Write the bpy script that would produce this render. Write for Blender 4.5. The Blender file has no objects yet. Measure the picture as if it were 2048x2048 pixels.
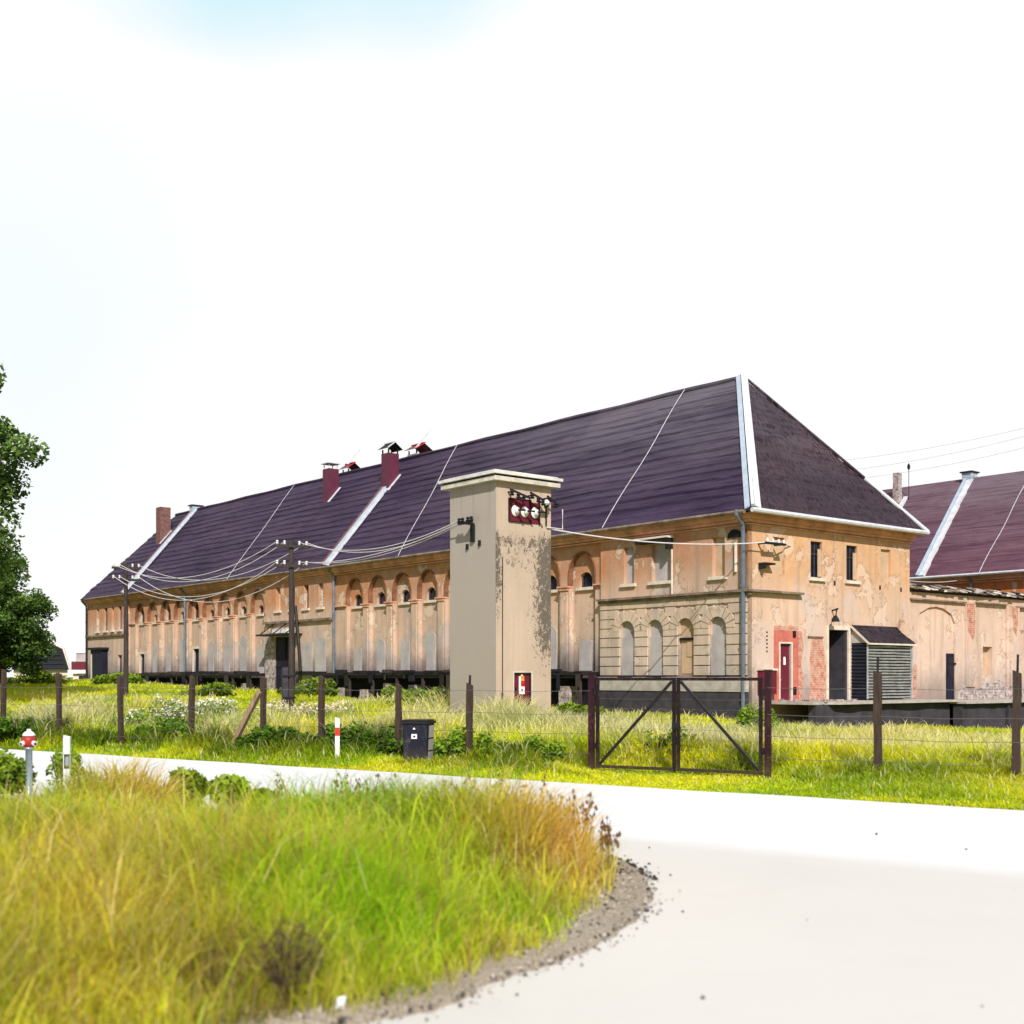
import bpy, math, random
import numpy as np
from mathutils import Vector, Matrix, noise as mnoise, geometry as mgeo

random.seed(7)
rng = np.random.default_rng(11)
scene = bpy.context.scene
COL = scene.collection
V = Vector

# ------------------------------------------------------------------ frame of the site
CAM_H = 1.9
CORNER = (8.0086, 41.0)                       # nearest corner of the long granary
ROTZ = math.radians(39.371)                   # local X along the short front, local Y along the long front
D2 = (math.cos(ROTZ), math.sin(ROTZ))
D1 = (-math.sin(ROTZ), math.cos(ROTZ))

def l2w(x, y, z=0.0):
    return V((CORNER[0] + D2[0]*x + D1[0]*y, CORNER[1] + D2[1]*x + D1[1]*y, z))

def w2l(x, y):
    rx, ry = x - CORNER[0], y - CORNER[1]
    return rx*D2[0] + ry*D2[1], rx*D1[0] + ry*D1[1]

def sstep(a, b, x):
    t = np.clip((x - a)/(b - a), 0, 1)
    return t*t*(3 - 2*t)

def fence_y(x):  return 25.7 - 0.60*x
def road_y(x):   return 22.64 - 0.718*x

def terrain(x, y):
    x = np.asarray(x, float); y = np.asarray(y, float)
    lx = (x - CORNER[0])*D2[0] + (y - CORNER[1])*D2[1]
    ly = (x - CORNER[0])*D1[0] + (y - CORNER[1])*D1[1]
    s = sstep(-22, -7, lx)
    beyond = sstep(0.3, 6.0, y - fence_y(x))
    z = 1.25*sstep(-4, 58, ly)*s + 0.2*sstep(-6, 3, ly)*s*(1 - sstep(-4, 3, lx))
    z = z + 0.9*sstep(35, 75, ly)*sstep(-40, -20, lx)*(1 - s)
    bump = 0.05*np.sin(x*0.9 + 0.4*y) + 0.05*np.sin(0.7*y - 0.5*x + 1.3)
    return z*beyond + bump*beyond

# ------------------------------------------------------------------ node helpers
def nt(mat):
    mat.use_nodes = True
    t = mat.node_tree
    t.nodes.clear()
    return t

class NB:
    """small helper around a node tree"""
    def __init__(s, name):
        s.m = bpy.data.materials.new(name); s.t = nt(s.m)
        s.out = s.n('ShaderNodeOutputMaterial')
        s.b = s.n('ShaderNodeBsdfPrincipled')
        s.l(s.b.outputs[0], s.out.inputs[0])
        s.b.inputs['Specular IOR Level'].default_value = 0.25
    def n(s, typ, **kw):
        nd = s.t.nodes.new(typ)
        for k, v in kw.items(): setattr(nd, k, v)
        return nd
    def l(s, a, b): s.t.links.new(a, b)
    def coords(s, scale=(1, 1, 1), loc=(0, 0, 0), rot=(0, 0, 0)):
        tc = s.n('ShaderNodeTexCoord'); mp = s.n('ShaderNodeMapping')
        mp.inputs['Scale'].default_value = scale; mp.inputs['Location'].default_value = loc
        mp.inputs['Rotation'].default_value = rot
        s.l(tc.outputs['Object'], mp.inputs[0]); return mp.outputs[0]
    def noise(s, co, scale, detail=5, rough=0.6, dist=0.0):
        nd = s.n('ShaderNodeTexNoise'); nd.inputs['Scale'].default_value = scale
        nd.inputs['Detail'].default_value = detail; nd.inputs['Roughness'].default_value = rough
        nd.inputs['Distortion'].default_value = dist
        s.l(co, nd.inputs['Vector']); return nd.outputs[0]
    def ramp(s, fac, stops, interp='LINEAR'):
        nd = s.n('ShaderNodeValToRGB'); cr = nd.color_ramp; cr.interpolation = interp
        while len(cr.elements) < len(stops): cr.elements.new(0.5)
        for e, (p, c) in zip(cr.elements, stops):
            e.position = p
            e.color = (c, c, c, 1) if isinstance(c, (int, float)) else (*c, 1)
        s.l(fac, nd.inputs[0]); return nd.outputs[0]
    def mix(s, fac, a, b, blend='MIX'):
        nd = s.n('ShaderNodeMix', data_type='RGBA', blend_type=blend)
        for v, i in ((fac, 0), (a, 6), (b, 7)):
            if isinstance(v, (int, float)): nd.inputs[i].default_value = v if i == 0 else (v, v, v, 1)
            elif isinstance(v, tuple): nd.inputs[i].default_value = (*v, 1)
            else: s.l(v, nd.inputs[i])
        return nd.outputs[2]
    def math(s, op, a, b=0.0, c=None, clamp=False):
        nd = s.n('ShaderNodeMath', operation=op, use_clamp=clamp)
        for i, v in enumerate((a, b, c)):
            if v is None: continue
            if isinstance(v, (int, float)): nd.inputs[i].default_value = v
            else: s.l(v, nd.inputs[i])
        return nd.outputs[0]
    def sep(s, co):
        nd = s.n('ShaderNodeSeparateXYZ'); s.l(co, nd.inputs[0]); return nd.outputs
    def bump(s, h, strength=0.3, dist=0.02):
        nd = s.n('ShaderNodeBump'); nd.inputs['Strength'].default_value = strength
        nd.inputs['Distance'].default_value = dist
        s.l(h, nd.inputs['Height']); s.l(nd.outputs[0], s.b.inputs['Normal'])
    def color(s, c):
        if isinstance(c, tuple): s.b.inputs['Base Color'].default_value = (*c, 1)
        else: s.l(c, s.b.inputs['Base Color'])
    def rough(s, v): s.b.inputs['Roughness'].default_value = v
    def metal(s, v): s.b.inputs['Metallic'].default_value = v

MATS = {}
def plain(name, c, rough=0.7, var=0.25, scale=6.0, metal=0.0, bump=0.15, stretch=(1, 1, 1)):
    if name in MATS: return MATS[name]
    b = NB(name); co = b.coords(stretch)
    n = b.noise(co, scale, 6, 0.65)
    lo = tuple(max(0, x*(1 - var)) for x in c); hi = tuple(min(1, x*(1 + var)) for x in c)
    b.color(b.ramp(n, [(0.3, lo), (0.7, hi)])); b.rough(rough); b.metal(metal)
    if bump: b.bump(b.noise(co, scale*5, 4), bump, 0.01)
    MATS[name] = b.m; return b.m

def worn(name, c, rust, amount=0.5, rough=0.6):
    b = NB(name); co = b.coords()
    n = b.noise(co, 3.5, 8, 0.7); f = b.noise(b.coords((1, 1, .4)), 14, 6, 0.7)
    col = b.ramp(n, [(0.3, tuple(x*.7 for x in c)), (0.7, tuple(min(1, x*1.25) for x in c))])
    col = b.mix(b.math('MULTIPLY', b.ramp(b.math('ADD', b.math('MULTIPLY', n, .5), b.math('MULTIPLY', f, .5)), [(0.52, 0.0), (0.60, 1.0)]), amount), col, rust)
    z = b.sep(co)[2]
    col = b.mix(b.math('MULTIPLY', b.math('SUBTRACT', 1.0, b.math('DIVIDE', z, 0.45, clamp=True)), b.math('MULTIPLY', f, 0.9)), col, (0.11, 0.09, 0.05))
    b.color(col); b.rough(rough); b.bump(f, 0.25, 0.008)
    MATS[name] = b.m; return b.m
def plaster(name, top, mid, low, split=5.5, ztop=7.2, zlow=1.2, worn=0.5, patch=(0.66, 0.55, 0.43), grey=(0.42, 0.37, 0.34), greyz=4.2, foot0=1.2, foota=0.5):
    b = NB(name); co = b.coords()
    x, y, z = b.sep(co)
    big = b.noise(co, 0.30, 5, 0.55)
    med = b.noise(b.coords((1, 1, 0.85), loc=(3, 9, 4)), 0.95, 10, 0.66)
    blot = b.noise(b.coords((1, 1, 0.8), loc=(13, 2, 7)), 2.6, 8, 0.7)
    streak = b.noise(b.coords((1.5, 1.5, 0.10), loc=(1, 5, 0)), 2.0, 4, 0.55)
    fine = b.noise(co, 22, 5, 0.75)
    # upper colour wash above the wavering split line, paler wash beneath, greyer towards the foot
    zz = b.math('ADD', z, b.math('MULTIPLY', b.math('SUBTRACT', blot, 0.5), 1.6))
    zz = b.math('ADD', zz, b.math('MULTIPLY', b.math('SUBTRACT', big, 0.5), 1.6))
    up = b.math('DIVIDE', b.math('SUBTRACT', zz, split - 0.45), 0.9, clamp=True)
    dn = b.math('DIVIDE', b.math('SUBTRACT', zz, zlow), split - zlow - 0.6, clamp=True)
    col = b.mix(dn, low, mid); col = b.mix(up, col, top)
    # broad soft tone changes
    col = b.mix(b.math('MULTIPLY', b.ramp(big, [(0.40, 1.0), (0.60, 0.0)]), 0.45), col, tuple(c*0.70 for c in mid))
    col = b.mix(b.math('MULTIPLY', b.ramp(blot, [(0.45, 0.0), (0.75, 1.0)]), 0.35), col, tuple(min(1, c*1.2 + 0.04) for c in mid))
    # rain streaks
    col = b.mix(b.math('MULTIPLY', b.ramp(streak, [(0.32, 1.0), (0.50, 0.0)]), 0.55), col, tuple(c*0.55 for c in mid))
    # coats that have come off: pale undercoat with a dark lifted edge, and grey bare render lower down
    t = 0.612 - 0.09*worn
    pm = b.ramp(med, [(t, 0.0), (t + 0.012, 1.0)])
    col = b.mix(b.math('MULTIPLY', pm, 0.62), col, patch)
    ed = b.ramp(med, [(t - 0.014, 0.0), (t - 0.002, 1.0), (t + 0.010, 0.0)])
    col = b.mix(b.math('MULTIPLY', ed, 0.5), col, tuple(c*0.28 for c in mid))
    md2 = b.noise(b.coords((1, 1, 0.9), loc=(31, 19, 4)), 1.25, 10, 0.7)
    bk = b.ramp(md2, [(0.655, 0.0), (0.665, 1.0)])
    bt = b.n('ShaderNodeTexBrick'); cbn = b.n('ShaderNodeCombineXYZ'); b.l(b.math('ADD', x, y), cbn.inputs[0]); b.l(z, cbn.inputs[1]); b.l(cbn.outputs[0], bt.inputs['Vector'])
    bt.inputs['Scale'].default_value = 4.0; bt.inputs['Brick Width'].default_value = 0.95; bt.inputs['Row Height'].default_value = 0.32; bt.inputs['Mortar Size'].default_value = 0.03
    bt.inputs['Color1'].default_value = (0.30, 0.10, 0.07, 1); bt.inputs['Color2'].default_value = (0.42, 0.19, 0.13, 1); bt.inputs['Mortar'].default_value = (0.45, 0.36, 0.29, 1)
    col = b.mix(b.math('MULTIPLY', bk, 0.85 if worn > 0.3 else 0.0), col, bt.outputs[0])
    gn = b.noise(b.coords((1, 1, 0.6), loc=(20, 7, 1)), 0.7, 9, 0.68)
    gn = b.math('ADD', gn, b.math('MULTIPLY', b.math('SUBTRACT', greyz, z), 0.055))
    gm = b.ramp(gn, [(0.525, 0.0), (0.555, 1.0)])
    col = b.mix(b.math('MULTIPLY', gm, 0.62), col, grey)
    # damp dark foot
    foot = b.math('SUBTRACT', 1.0, b.math('DIVIDE', b.math('SUBTRACT', zz, foot0), 1.3, clamp=True))
    col = b.mix(b.math('MULTIPLY', foot, foota), col, (0.085, 0.07, 0.065))
    col = b.mix(b.math('MULTIPLY', b.ramp(fine, [(0.32, 1.0), (0.46, 0.0)]), 0.30), col, tuple(c*0.45 for c in mid))
    b.color(col); b.rough(0.92); b.b.inputs['Specular IOR Level'].default_value = 0.1
    h = b.math('ADD', b.math('MULTIPLY', b.math('MAXIMUM', pm, bk), -0.9), b.math('ADD', b.math('MULTIPLY', fine, 0.45), b.math('MULTIPLY', blot, 0.6)))
    b.bump(h, 0.6, 0.025)
    MATS[name] = b.m; return b.m

ORANGE, PEACH = (0.50, 0.215, 0.095), (0.63, 0.44, 0.325)
M_PLASTER = plaster('weathered_orange_plaster', ORANGE, PEACH, (0.56, 0.43, 0.35), grey=(0.40, 0.355, 0.345), greyz=4.1, foot0=1.9, foota=0.85)
M_FRONT = plaster('short_front_plaster', (0.66, 0.365, 0.18), (0.68, 0.47, 0.345), (0.66, 0.51, 0.44), split=5.0, worn=0.65, patch=(0.70, 0.53, 0.42), grey=(0.58, 0.46, 0.42), greyz=4.0)
M_STONE = plaster('rusticated_stone', (0.62, 0.465, 0.335), (0.62, 0.485, 0.375), (0.56, 0.46, 0.39), split=4.4, worn=0.2, patch=(0.68, 0.57, 0.46), grey=(0.48, 0.41, 0.37), greyz=2.6)
M_WING = plaster('wing_plaster', (0.60, 0.385, 0.27), (0.68, 0.49, 0.385), (0.64, 0.49, 0.41), split=4.7, worn=0.35, patch=(0.72, 0.55, 0.45), grey=(0.55, 0.44, 0.39), greyz=2.6)
M_TWIN = plaster('twin_plaster', (0.62, 0.19, 0.06), (0.52, 0.24, 0.10), (0.5, 0.3, 0.2))
M_GREYPANEL = plain('grey_infill_render', (0.42, 0.385, 0.375), 0.9, 0.18, 1.5)
M_BEIGEPANEL = plain('beige_infill_render', (0.53, 0.37, 0.24), 0.9, 0.15, 2.0)
M_ARCHOUTLINE = plain('dark_brown_arch_outline', (0.235, 0.105, 0.055), 0.9, 0.5, 2.5)
M_TRIM = plain('grimy_moulding', (0.20, 0.15, 0.11), 0.9, 0.6, 2.5)
M_CORNICE = plain('cornice_plaster', (0.64, 0.34, 0.22), 0.9, 0.35, 1.5)
M_SILL = plain('pale_sill_stone', (0.66, 0.58, 0.48), 0.8, 0.2, 4)
M_PANE = None
def glass():
    b = NB('dark_window_glass'); co = b.coords()
    n = b.noise(co, 1.1, 3, 0.6)
    b.color(b.ramp(n, [(0.35, (0.006, 0.007, 0.016)), (0.7, (0.02, 0.022, 0.045))]))
    b.rough(0.18); b.b.inputs['Specular IOR Level'].default_value = 0.5
    b.bump(b.noise(co, 2.5, 2), 0.15, 0.02)
    return b.m
M_PANE = glass()
M_FRAME = plain('dark_window_frame', (0.05, 0.045, 0.05), 0.6, 0.3)
M_VOID = plain('dark_void', (0.012, 0.012, 0.02), 0.9, 0.5)
M_NAVY = plain('dark_navy_boards', (0.011, 0.011, 0.026), 0.7, 0.6, 3, stretch=(1, 1, 0.2))
M_PIPE = plain('blue_grey_zinc', (0.20, 0.25, 0.33), 0.4, 0.25, 4, 0.6)
M_WHITEMETAL = plain('white_zinc_flashing', (0.60, 0.61, 0.65), 0.5, 0.2, 3, 0.0, 0.1)
M_BLUEMETAL = plain('bluish_zinc_flashing', (0.46, 0.54, 0.64), 0.45, 0.15, 3, 0.2)
M_MAROON = plain('maroon_painted_metal', (0.13, 0.014, 0.030), 0.5, 0.2, 3)
M_MAROONCH = plain('maroon_clad_sheet', (0.115, 0.025, 0.05), 0.5, 0.2, 2)
M_DARKSTEEL = plain('dark_steel', (0.018, 0.014, 0.017), 0.5, 0.4, 8)
M_GATE = worn('maroon_black_gate_paint', (0.014, 0.006, 0.009), (0.11, 0.045, 0.025), 0.6)
M_GATEPOST = worn('maroon_gate_post_paint', (0.030, 0.006, 0.014), (0.10, 0.04, 0.025), 0.5)
M_BLACK = plain('matt_black', (0.012, 0.012, 0.014), 0.7, 0.3)
M_WHITE = plain('white_paint', (0.80, 0.80, 0.79), 0.5, 0.06)
M_DELIN = worn('dusty_white_plastic', (0.72, 0.72, 0.70), (0.42, 0.39, 0.34), 0.5)
M_HYRED = worn('faded_red_enamel', (0.40, 0.03, 0.025), (0.16, 0.05, 0.03), 0.5, 0.45)
M_BIN = worn('scuffed_navy_bin', (0.011, 0.011, 0.026), (0.075, 0.075, 0.085), 0.7)
M_RED = plain('red_paint', (0.50, 0.03, 0.025), 0.45, 0.15)
M_ORANGE = plain('orange_sticker', (0.80, 0.22, 0.03), 0.5, 0.1)
M_YELLOW = plain('yellow_sticker', (0.85, 0.68, 0.35), 0.5, 0.1)
M_CONC = plain('pale_concrete', (0.42, 0.38, 0.34), 0.9, 0.25, 3)
M_SLABTOP = plain('white_tower_slab', (0.64, 0.62, 0.59), 0.8, 0.25, 3)
M_SLABLOW = plain('cream_tower_slab', (0.56, 0.51, 0.44), 0.85, 0.3, 3)
M_DARKCONC_SHADE = plain('dark_concrete_and_shade', (0.050, 0.045, 0.055), 0.9, 0.4, 2)  # dark concrete, also used to paint shade in the doorway and under the platform
M_POST = plain('weathered_post_wood', (0.055, 0.036, 0.028), 0.85, 0.5, 5, stretch=(6, 6, 0.6))
M_POLE = plain('dark_pole_wood', (0.05, 0.038, 0.036), 0.85, 0.5, 4, stretch=(6, 6, 0.4))
M_BRACE = plain('grey_brown_brace_wood', (0.30, 0.20, 0.13), 0.85, 0.4, 4, stretch=(4, 4, 0.6))
M_PORC = plain('white_porcelain', (0.75, 0.73, 0.70), 0.25, 0.05)
M_WIRE = plain('pale_overhead_wire', (0.70, 0.66, 0.70), 0.5, 0.08)
M_THINWIRE = plain('grey_thin_wire', (0.16, 0.15, 0.15), 0.5, 0.1)
M_GALV = plain('galvanised_blue_grey', (0.34, 0.42, 0.50), 0.4, 0.2, 5, 0.5)
M_PINKRED = plain('salmon_red_paint', (0.52, 0.15, 0.115), 0.85, 0.25, 2.5)
M_BARK = plain('grey_brown_bark', (0.07, 0.055, 0.045), 0.95, 0.5, 6, stretch=(3, 3, 0.6), bump=0.5)

def bricks(name, c1, c2, mortar, scale=4.0, along='y'):
    b = NB(name); co = b.coords(rot=(math.radians(90), 0, math.radians(90 if along == 'y' else 0)))
    tc = b.n('ShaderNodeTexCoord'); x, y, z = b.sep(tc.outputs['Object'])
    cb = b.n('ShaderNodeCombineXYZ'); b.l(b.math('ADD', x, y), cb.inputs[0]); b.l(z, cb.inputs[1])
    br = b.n('ShaderNodeTexBrick'); b.l(cb.outputs[0], br.inputs['Vector'])
    br.inputs['Scale'].default_value = scale
    br.inputs['Color1'].default_value = (*c1, 1); br.inputs['Color2'].default_value = (*c2, 1)
    br.inputs['Mortar'].default_value = (*mortar, 1); br.inputs['Mortar Size'].default_value = 0.025
    br.inputs['Brick Width'].default_value = 0.95; br.inputs['Row Height'].default_value = 0.32
    br.inputs['Bias'].default_value = -0.1
    n = b.noise(tc.outputs['Object'], 5, 6, 0.7)
    col = b.mix(b.ramp(n, [(0.45, 0.0), (0.6, 0.8)]), br.outputs[0], mortar)
    col = b.mix(b.ramp(n, [(0.3, 0.85), (0.4, 0.0)]), col, (0.03, 0.02, 0.02))
    b.color(col); b.rough(0.9); b.bump(br.outputs['Fac'], -0.8, 0.03)
    MATS[name] = b.m; return b.m
M_BRICK = bricks('exposed_red_brick', (0.42, 0.12, 0.08), (0.55, 0.22, 0.15), (0.55, 0.40, 0.31))
M_CHBRICK = bricks('chimney_brick', (0.15, 0.05, 0.045), (0.21, 0.08, 0.065), (0.20, 0.13, 0.12), 5.0)
M_SOOTBRICK = bricks('pale_and_soot_brick', (0.10, 0.07, 0.07), (0.34, 0.25, 0.23), (0.6, 0.53, 0.5), 5.0)

def roof_mat(name, c_lo, c_hi, warm, ribs):
    b = NB(name); co = b.coords()
    big = b.noise(b.coords((1, 0.35, 1)), 0.5, 6, 0.6, 0.5)
    fine = b.noise(b.coords((1, 0.25, 1), loc=(4, 4, 4)), 5, 6, 0.7)
    col = b.ramp(big, [(0.3, c_lo), (0.7, c_hi)])
    col = b.mix(b.math('MULTIPLY', b.ramp(b.noise(b.coords(loc=(9, 2, 5)), 0.3, 5), [(0.5, 0.0), (0.7, 1.0)]), 0.6), col, warm)
    col = b.mix(b.math('MULTIPLY', b.ramp(fine, [(0.35, 1.0), (0.5, 0.0)]), 0.35), col, tuple(c*0.35 for c in c_lo))
    x, y, z = b.sep(co)
    painted_sheen = b.math('MULTIPLY', b.math('DIVIDE', b.math('SUBTRACT', 26.0, y), 26.0, clamp=True), b.math('DIVIDE', b.math('SUBTRACT', z, 8.5), 4.5, clamp=True))  # paler grey high up towards the near hip: roof sheen painted into the colour
    painted_sheen = b.math('MULTIPLY', painted_sheen, b.ramp(big, [(0.3, 0.3), (0.65, 1.0)]))
    col = b.mix(b.math('MULTIPLY', painted_sheen, 0.85 if ribs == 'y' else 0.3), col, (0.18, 0.165, 0.19))
    ln = b.noise(b.coords((0.25, 0.10, 5.5), loc=(1, 1, 1)), 2.2, 4, 0.65, 0.4)
    col = b.mix(b.math('MULTIPLY', b.ramp(ln, [(0.34, 1.0), (0.48, 0.0)]), 0.65), col, tuple(c*0.25 for c in c_lo))
    dg = b.noise(b.coords((3.0, 3.0, 0.4)), 2.2, 4, 0.6, 0.3)
    col = b.mix(b.math('MULTIPLY', b.ramp(dg, [(0.38, 1.0), (0.5, 0.0)]), 0.65 if ribs == 'x' else 0.0), col, tuple(c*0.3 for c in c_lo))
    b.color(col); b.rough(0.6); b.b.inputs['Specular IOR Level'].default_value = 0.12
    if ribs == 'x': u = x
    else: u = y
    w = b.math('SINE', b.math('MULTIPLY', b.math('ADD', u, b.math('MULTIPLY', big, 0.1)), 2*math.pi/0.24))
    wr = b.noise(b.coords((0.5, 0.16, 2.2), rot=(math.radians(4), 0, 0)), 1.3, 5, 0.6, 0.8)
    h = b.math('ADD', b.math('MULTIPLY', w, 0.7 if ribs == 'x' else 0.0), b.math('ADD', b.math('MULTIPLY', fine, 0.7), b.math('MULTIPLY', wr, 1.5 if ribs == 'x' else 7.0)))
    b.bump(h, 0.6 if ribs == 'x' else 0.5, 0.05)
    MATS[name] = b.m; return b.m
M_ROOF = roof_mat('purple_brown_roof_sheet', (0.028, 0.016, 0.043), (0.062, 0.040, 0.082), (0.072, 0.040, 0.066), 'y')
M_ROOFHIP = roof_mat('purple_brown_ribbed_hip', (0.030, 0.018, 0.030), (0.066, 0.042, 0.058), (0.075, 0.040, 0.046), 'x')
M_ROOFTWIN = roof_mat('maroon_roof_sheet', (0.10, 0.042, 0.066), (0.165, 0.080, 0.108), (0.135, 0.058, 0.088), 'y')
M_ROOFSHED = roof_mat('dark_felt_shed_roof', (0.018, 0.013, 0.02), (0.06, 0.045, 0.06), (0.03, 0.02, 0.03), 'x')

def tower_mat():
    b = NB('tower_render'); co = b.coords(); x, y, z = b.sep(co)
    n = b.noise(co, 0.8, 6, 0.6); st = b.noise(b.coords((4, 4, 0.15)), 2.5, 5, 0.6)
    col = b.ramp(n, [(0.3, (0.48, 0.37, 0.285)), (0.7, (0.56, 0.435, 0.335))])
    col = b.mix(b.math('MULTIPLY', b.ramp(st, [(0.4, 0.0), (0.75, 1.0)]), 0.35), col, (0.40, 0.31, 0.24))
    # dark pitted flaking along the two vertical edges of the door side, between mid height and the top
    edge_r = b.math('DIVIDE', b.math('SUBTRACT', x, 0.95), 0.85, clamp=True)
    edge_l = b.math('DIVIDE', b.math('SUBTRACT', 0.42, x), 0.34, clamp=True)
    hi = b.math('DIVIDE', b.math('SUBTRACT', z, 2.6), 2.0, clamp=True)
    up = b.math('SUBTRACT', 1.0, b.math('DIVIDE', b.math('SUBTRACT', z, 5.9), 0.45, clamp=True))
    lowfade = b.math('DIVIDE', b.math('SUBTRACT', z, 1.2), 2.0, clamp=True)
    band = b.math('MULTIPLY', b.math('DIVIDE', b.math('SUBTRACT', z, 4.0), 1.9, clamp=True), 0.70)
    e = b.math('ADD', b.math('MULTIPLY', edge_r, b.math('MULTIPLY', lowfade, 1.0)), b.math('MULTIPLY', b.math('MULTIPLY', edge_l, hi), 0.95))
    e = b.math('MULTIPLY', b.math('MAXIMUM', e, band), up)
    face = b.math('LESS_THAN', y, 0.02)
    e = b.math('MULTIPLY', e, face)
    pits = b.math('ADD', b.math('MULTIPLY', b.noise(b.coords((1.0, 1, 0.7)), 7, 8, 0.72, 0.8), 0.62), b.math('MULTIPLY', b.noise(b.coords((1.0, 1, 0.8)), 26, 6, 0.75, 0.5), 0.38))
    thr = b.math('SUBTRACT', 0.60, b.math('SUBTRACT', 0.60, b.math('SUBTRACT', 0.645, b.math('MULTIPLY', e, 0.215))))
    pit = b.math('MULTIPLY', b.math('SUBTRACT', pits, thr), 25, clamp=True)
    pit = b.math('MULTIPLY', pit, b.math('GREATER_THAN', e, 0.03))
    col = b.mix(b.math('MULTIPLY', b.math('LESS_THAN', x, 0.004), 0.8), col, (0.37, 0.335, 0.30))  # left face tinted greyer: its shade painted into the colour
    drip = b.math('MULTIPLY', b.ramp(b.noise(b.coords((5, 5, 0.12), loc=(2, 2, 2)), 2.0, 5, 0.6), [(0.5, 0.0), (0.7, 1.0)]), b.math('DIVIDE', b.math('SUBTRACT', z, 4.5), 3.0, clamp=True))
    col = b.mix(b.math('MULTIPLY', drip, 0.4), col, (0.22, 0.19, 0.16))
    splash = b.math('SUBTRACT', 1.0, b.math('DIVIDE', b.math('SUBTRACT', z, 0.5), 1.0, clamp=True))
    col = b.mix(b.math('MULTIPLY', b.math('MULTIPLY', splash, n), 0.7), col, (0.20, 0.16, 0.13))
    col = b.mix(b.math('MULTIPLY', e, 0.28), col, (0.30, 0.24, 0.19))
    col = b.mix(b.math('MULTIPLY', pit, 0.86), col, (0.085, 0.072, 0.062))
    b.color(col); b.rough(0.9)
    b.bump(b.math('ADD', b.math('MULTIPLY', pit, -1.0), b.math('MULTIPLY', b.noise(co, 30, 4), 0.25)), 0.5, 0.02)
    return b.m
M_TOWER = tower_mat()

def corrugated(name):
    b = NB(name); co = b.coords(); x, y, z = b.sep(co)
    n = b.noise(co, 2.5, 5, 0.6)
    b.color(b.ramp(n, [(0.3, (0.30, 0.34, 0.35)), (0.7, (0.52, 0.55, 0.54))])); b.rough(0.5); b.metal(0.15)
    return b.m
M_CORR = corrugated('grey_corrugated_sheet')
M_SLAT = plain('pale_grey_slats', (0.27, 0.275, 0.265), 0.6, 0.35, 3)
M_CORRDARK = plain('dark_blue_corrugated_sheet', (0.016, 0.018, 0.03), 0.5, 0.4, 3)

def leaf_mat(name, tr=0.3):
    m = bpy.data.materials.new(name); t = nt(m)
    o = t.nodes.new('ShaderNodeOutputMaterial'); a = t.nodes.new('ShaderNodeAttribute'); a.attribute_name = 'col'
    d = t.nodes.new('ShaderNodeBsdfDiffuse'); r = t.nodes.new('ShaderNodeBsdfTranslucent'); mx = t.nodes.new('ShaderNodeMixShader')
    mx.inputs[0].default_value = tr
    t.links.new(a.outputs['Color'], d.inputs[0]); t.links.new(a.outputs['Color'], r.inputs[0])
    t.links.new(d.outputs[0], mx.inputs[1]); t.links.new(r.outputs[0], mx.inputs[2]); t.links.new(mx.outputs[0], o.inputs[0])
    return m
M_LEAF = leaf_mat('leaf_surface', 0.3)
M_BLADE = leaf_mat('grass_blade_surface', 0.5)

def ground_mat():
    b = NB('meadow_soil'); co = b.coords()
    n = b.noise(co, 0.5, 8, 0.7); f = b.noise(co, 9, 6, 0.75)
    col = b.ramp(n, [(0.3, (0.13, 0.17, 0.02)), (0.5, (0.22, 0.24, 0.025)), (0.7, (0.24, 0.20, 0.05))])
    col = b.mix(b.ramp(f, [(0.35, 0.9), (0.55, 0.0)]), col, (0.06, 0.08, 0.012))
    b.color(col); b.rough(1.0); b.bump(f, 0.8, 0.06); return b.m
def road_mat():
    b = NB('sun_bleached_road'); co = b.coords(); x, y, z = b.sep(co)
    big = b.noise(co, 0.16, 5, 0.55); n = b.noise(co, 1.2, 7, 0.7); f = b.noise(co, 45, 5, 0.8)
    # the carriageway itself is whiter than the side yard nearer the camera; an uneven join runs between them
    d = b.math('ADD', y, b.math('MULTIPLY', x, 0.718))
    join = b.math('DIVIDE', b.math('SUBTRACT', b.math('ADD', d, b.math('MULTIPLY', n, 0.5)), 15.2), 0.9, clamp=True)
    yard = b.ramp(big, [(0.3, (0.60, 0.578, 0.545)), (0.7, (0.665, 0.64, 0.605))])
    way = b.ramp(big, [(0.3, (0.71, 0.715, 0.73)), (0.7, (0.75, 0.755, 0.77))])
    col = b.mix(join, yard, way)
    col = b.mix(b.math('MULTIPLY', b.ramp(n, [(0.3, 1.0), (0.5, 0.0)]), 0.10), col, (0.5, 0.45, 0.42))
    col = b.mix(b.math('MULTIPLY', b.ramp(f, [(0.30, 1.0), (0.42, 0.0)]), 0.30), col, (0.45, 0.40, 0.36))
    b.color(col); b.rough(0.9); b.bump(b.math('ADD', f, b.math('MULTIPLY', n, 0.3)), 0.25, 0.01); return b.m
def verge_mat():
    b = NB('verge_dirt_and_grit'); co = b.coords()
    n = b.noise(co, 1.5, 7, 0.7); f = b.noise(co, 40, 5, 0.8)
    col = b.ramp(n, [(0.3, (0.42, 0.345, 0.26)), (0.7, (0.62, 0.53, 0.42))])
    col = b.mix(b.ramp(f, [(0.38, 0.9), (0.5, 0.0)]), col, (0.07, 0.05, 0.035))
    b.color(col); b.rough(1.0); b.bump(f, 0.9, 0.03); return b.m
M_GROUND, M_ROAD, M_VERGE = ground_mat(), road_mat(), verge_mat()

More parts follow.
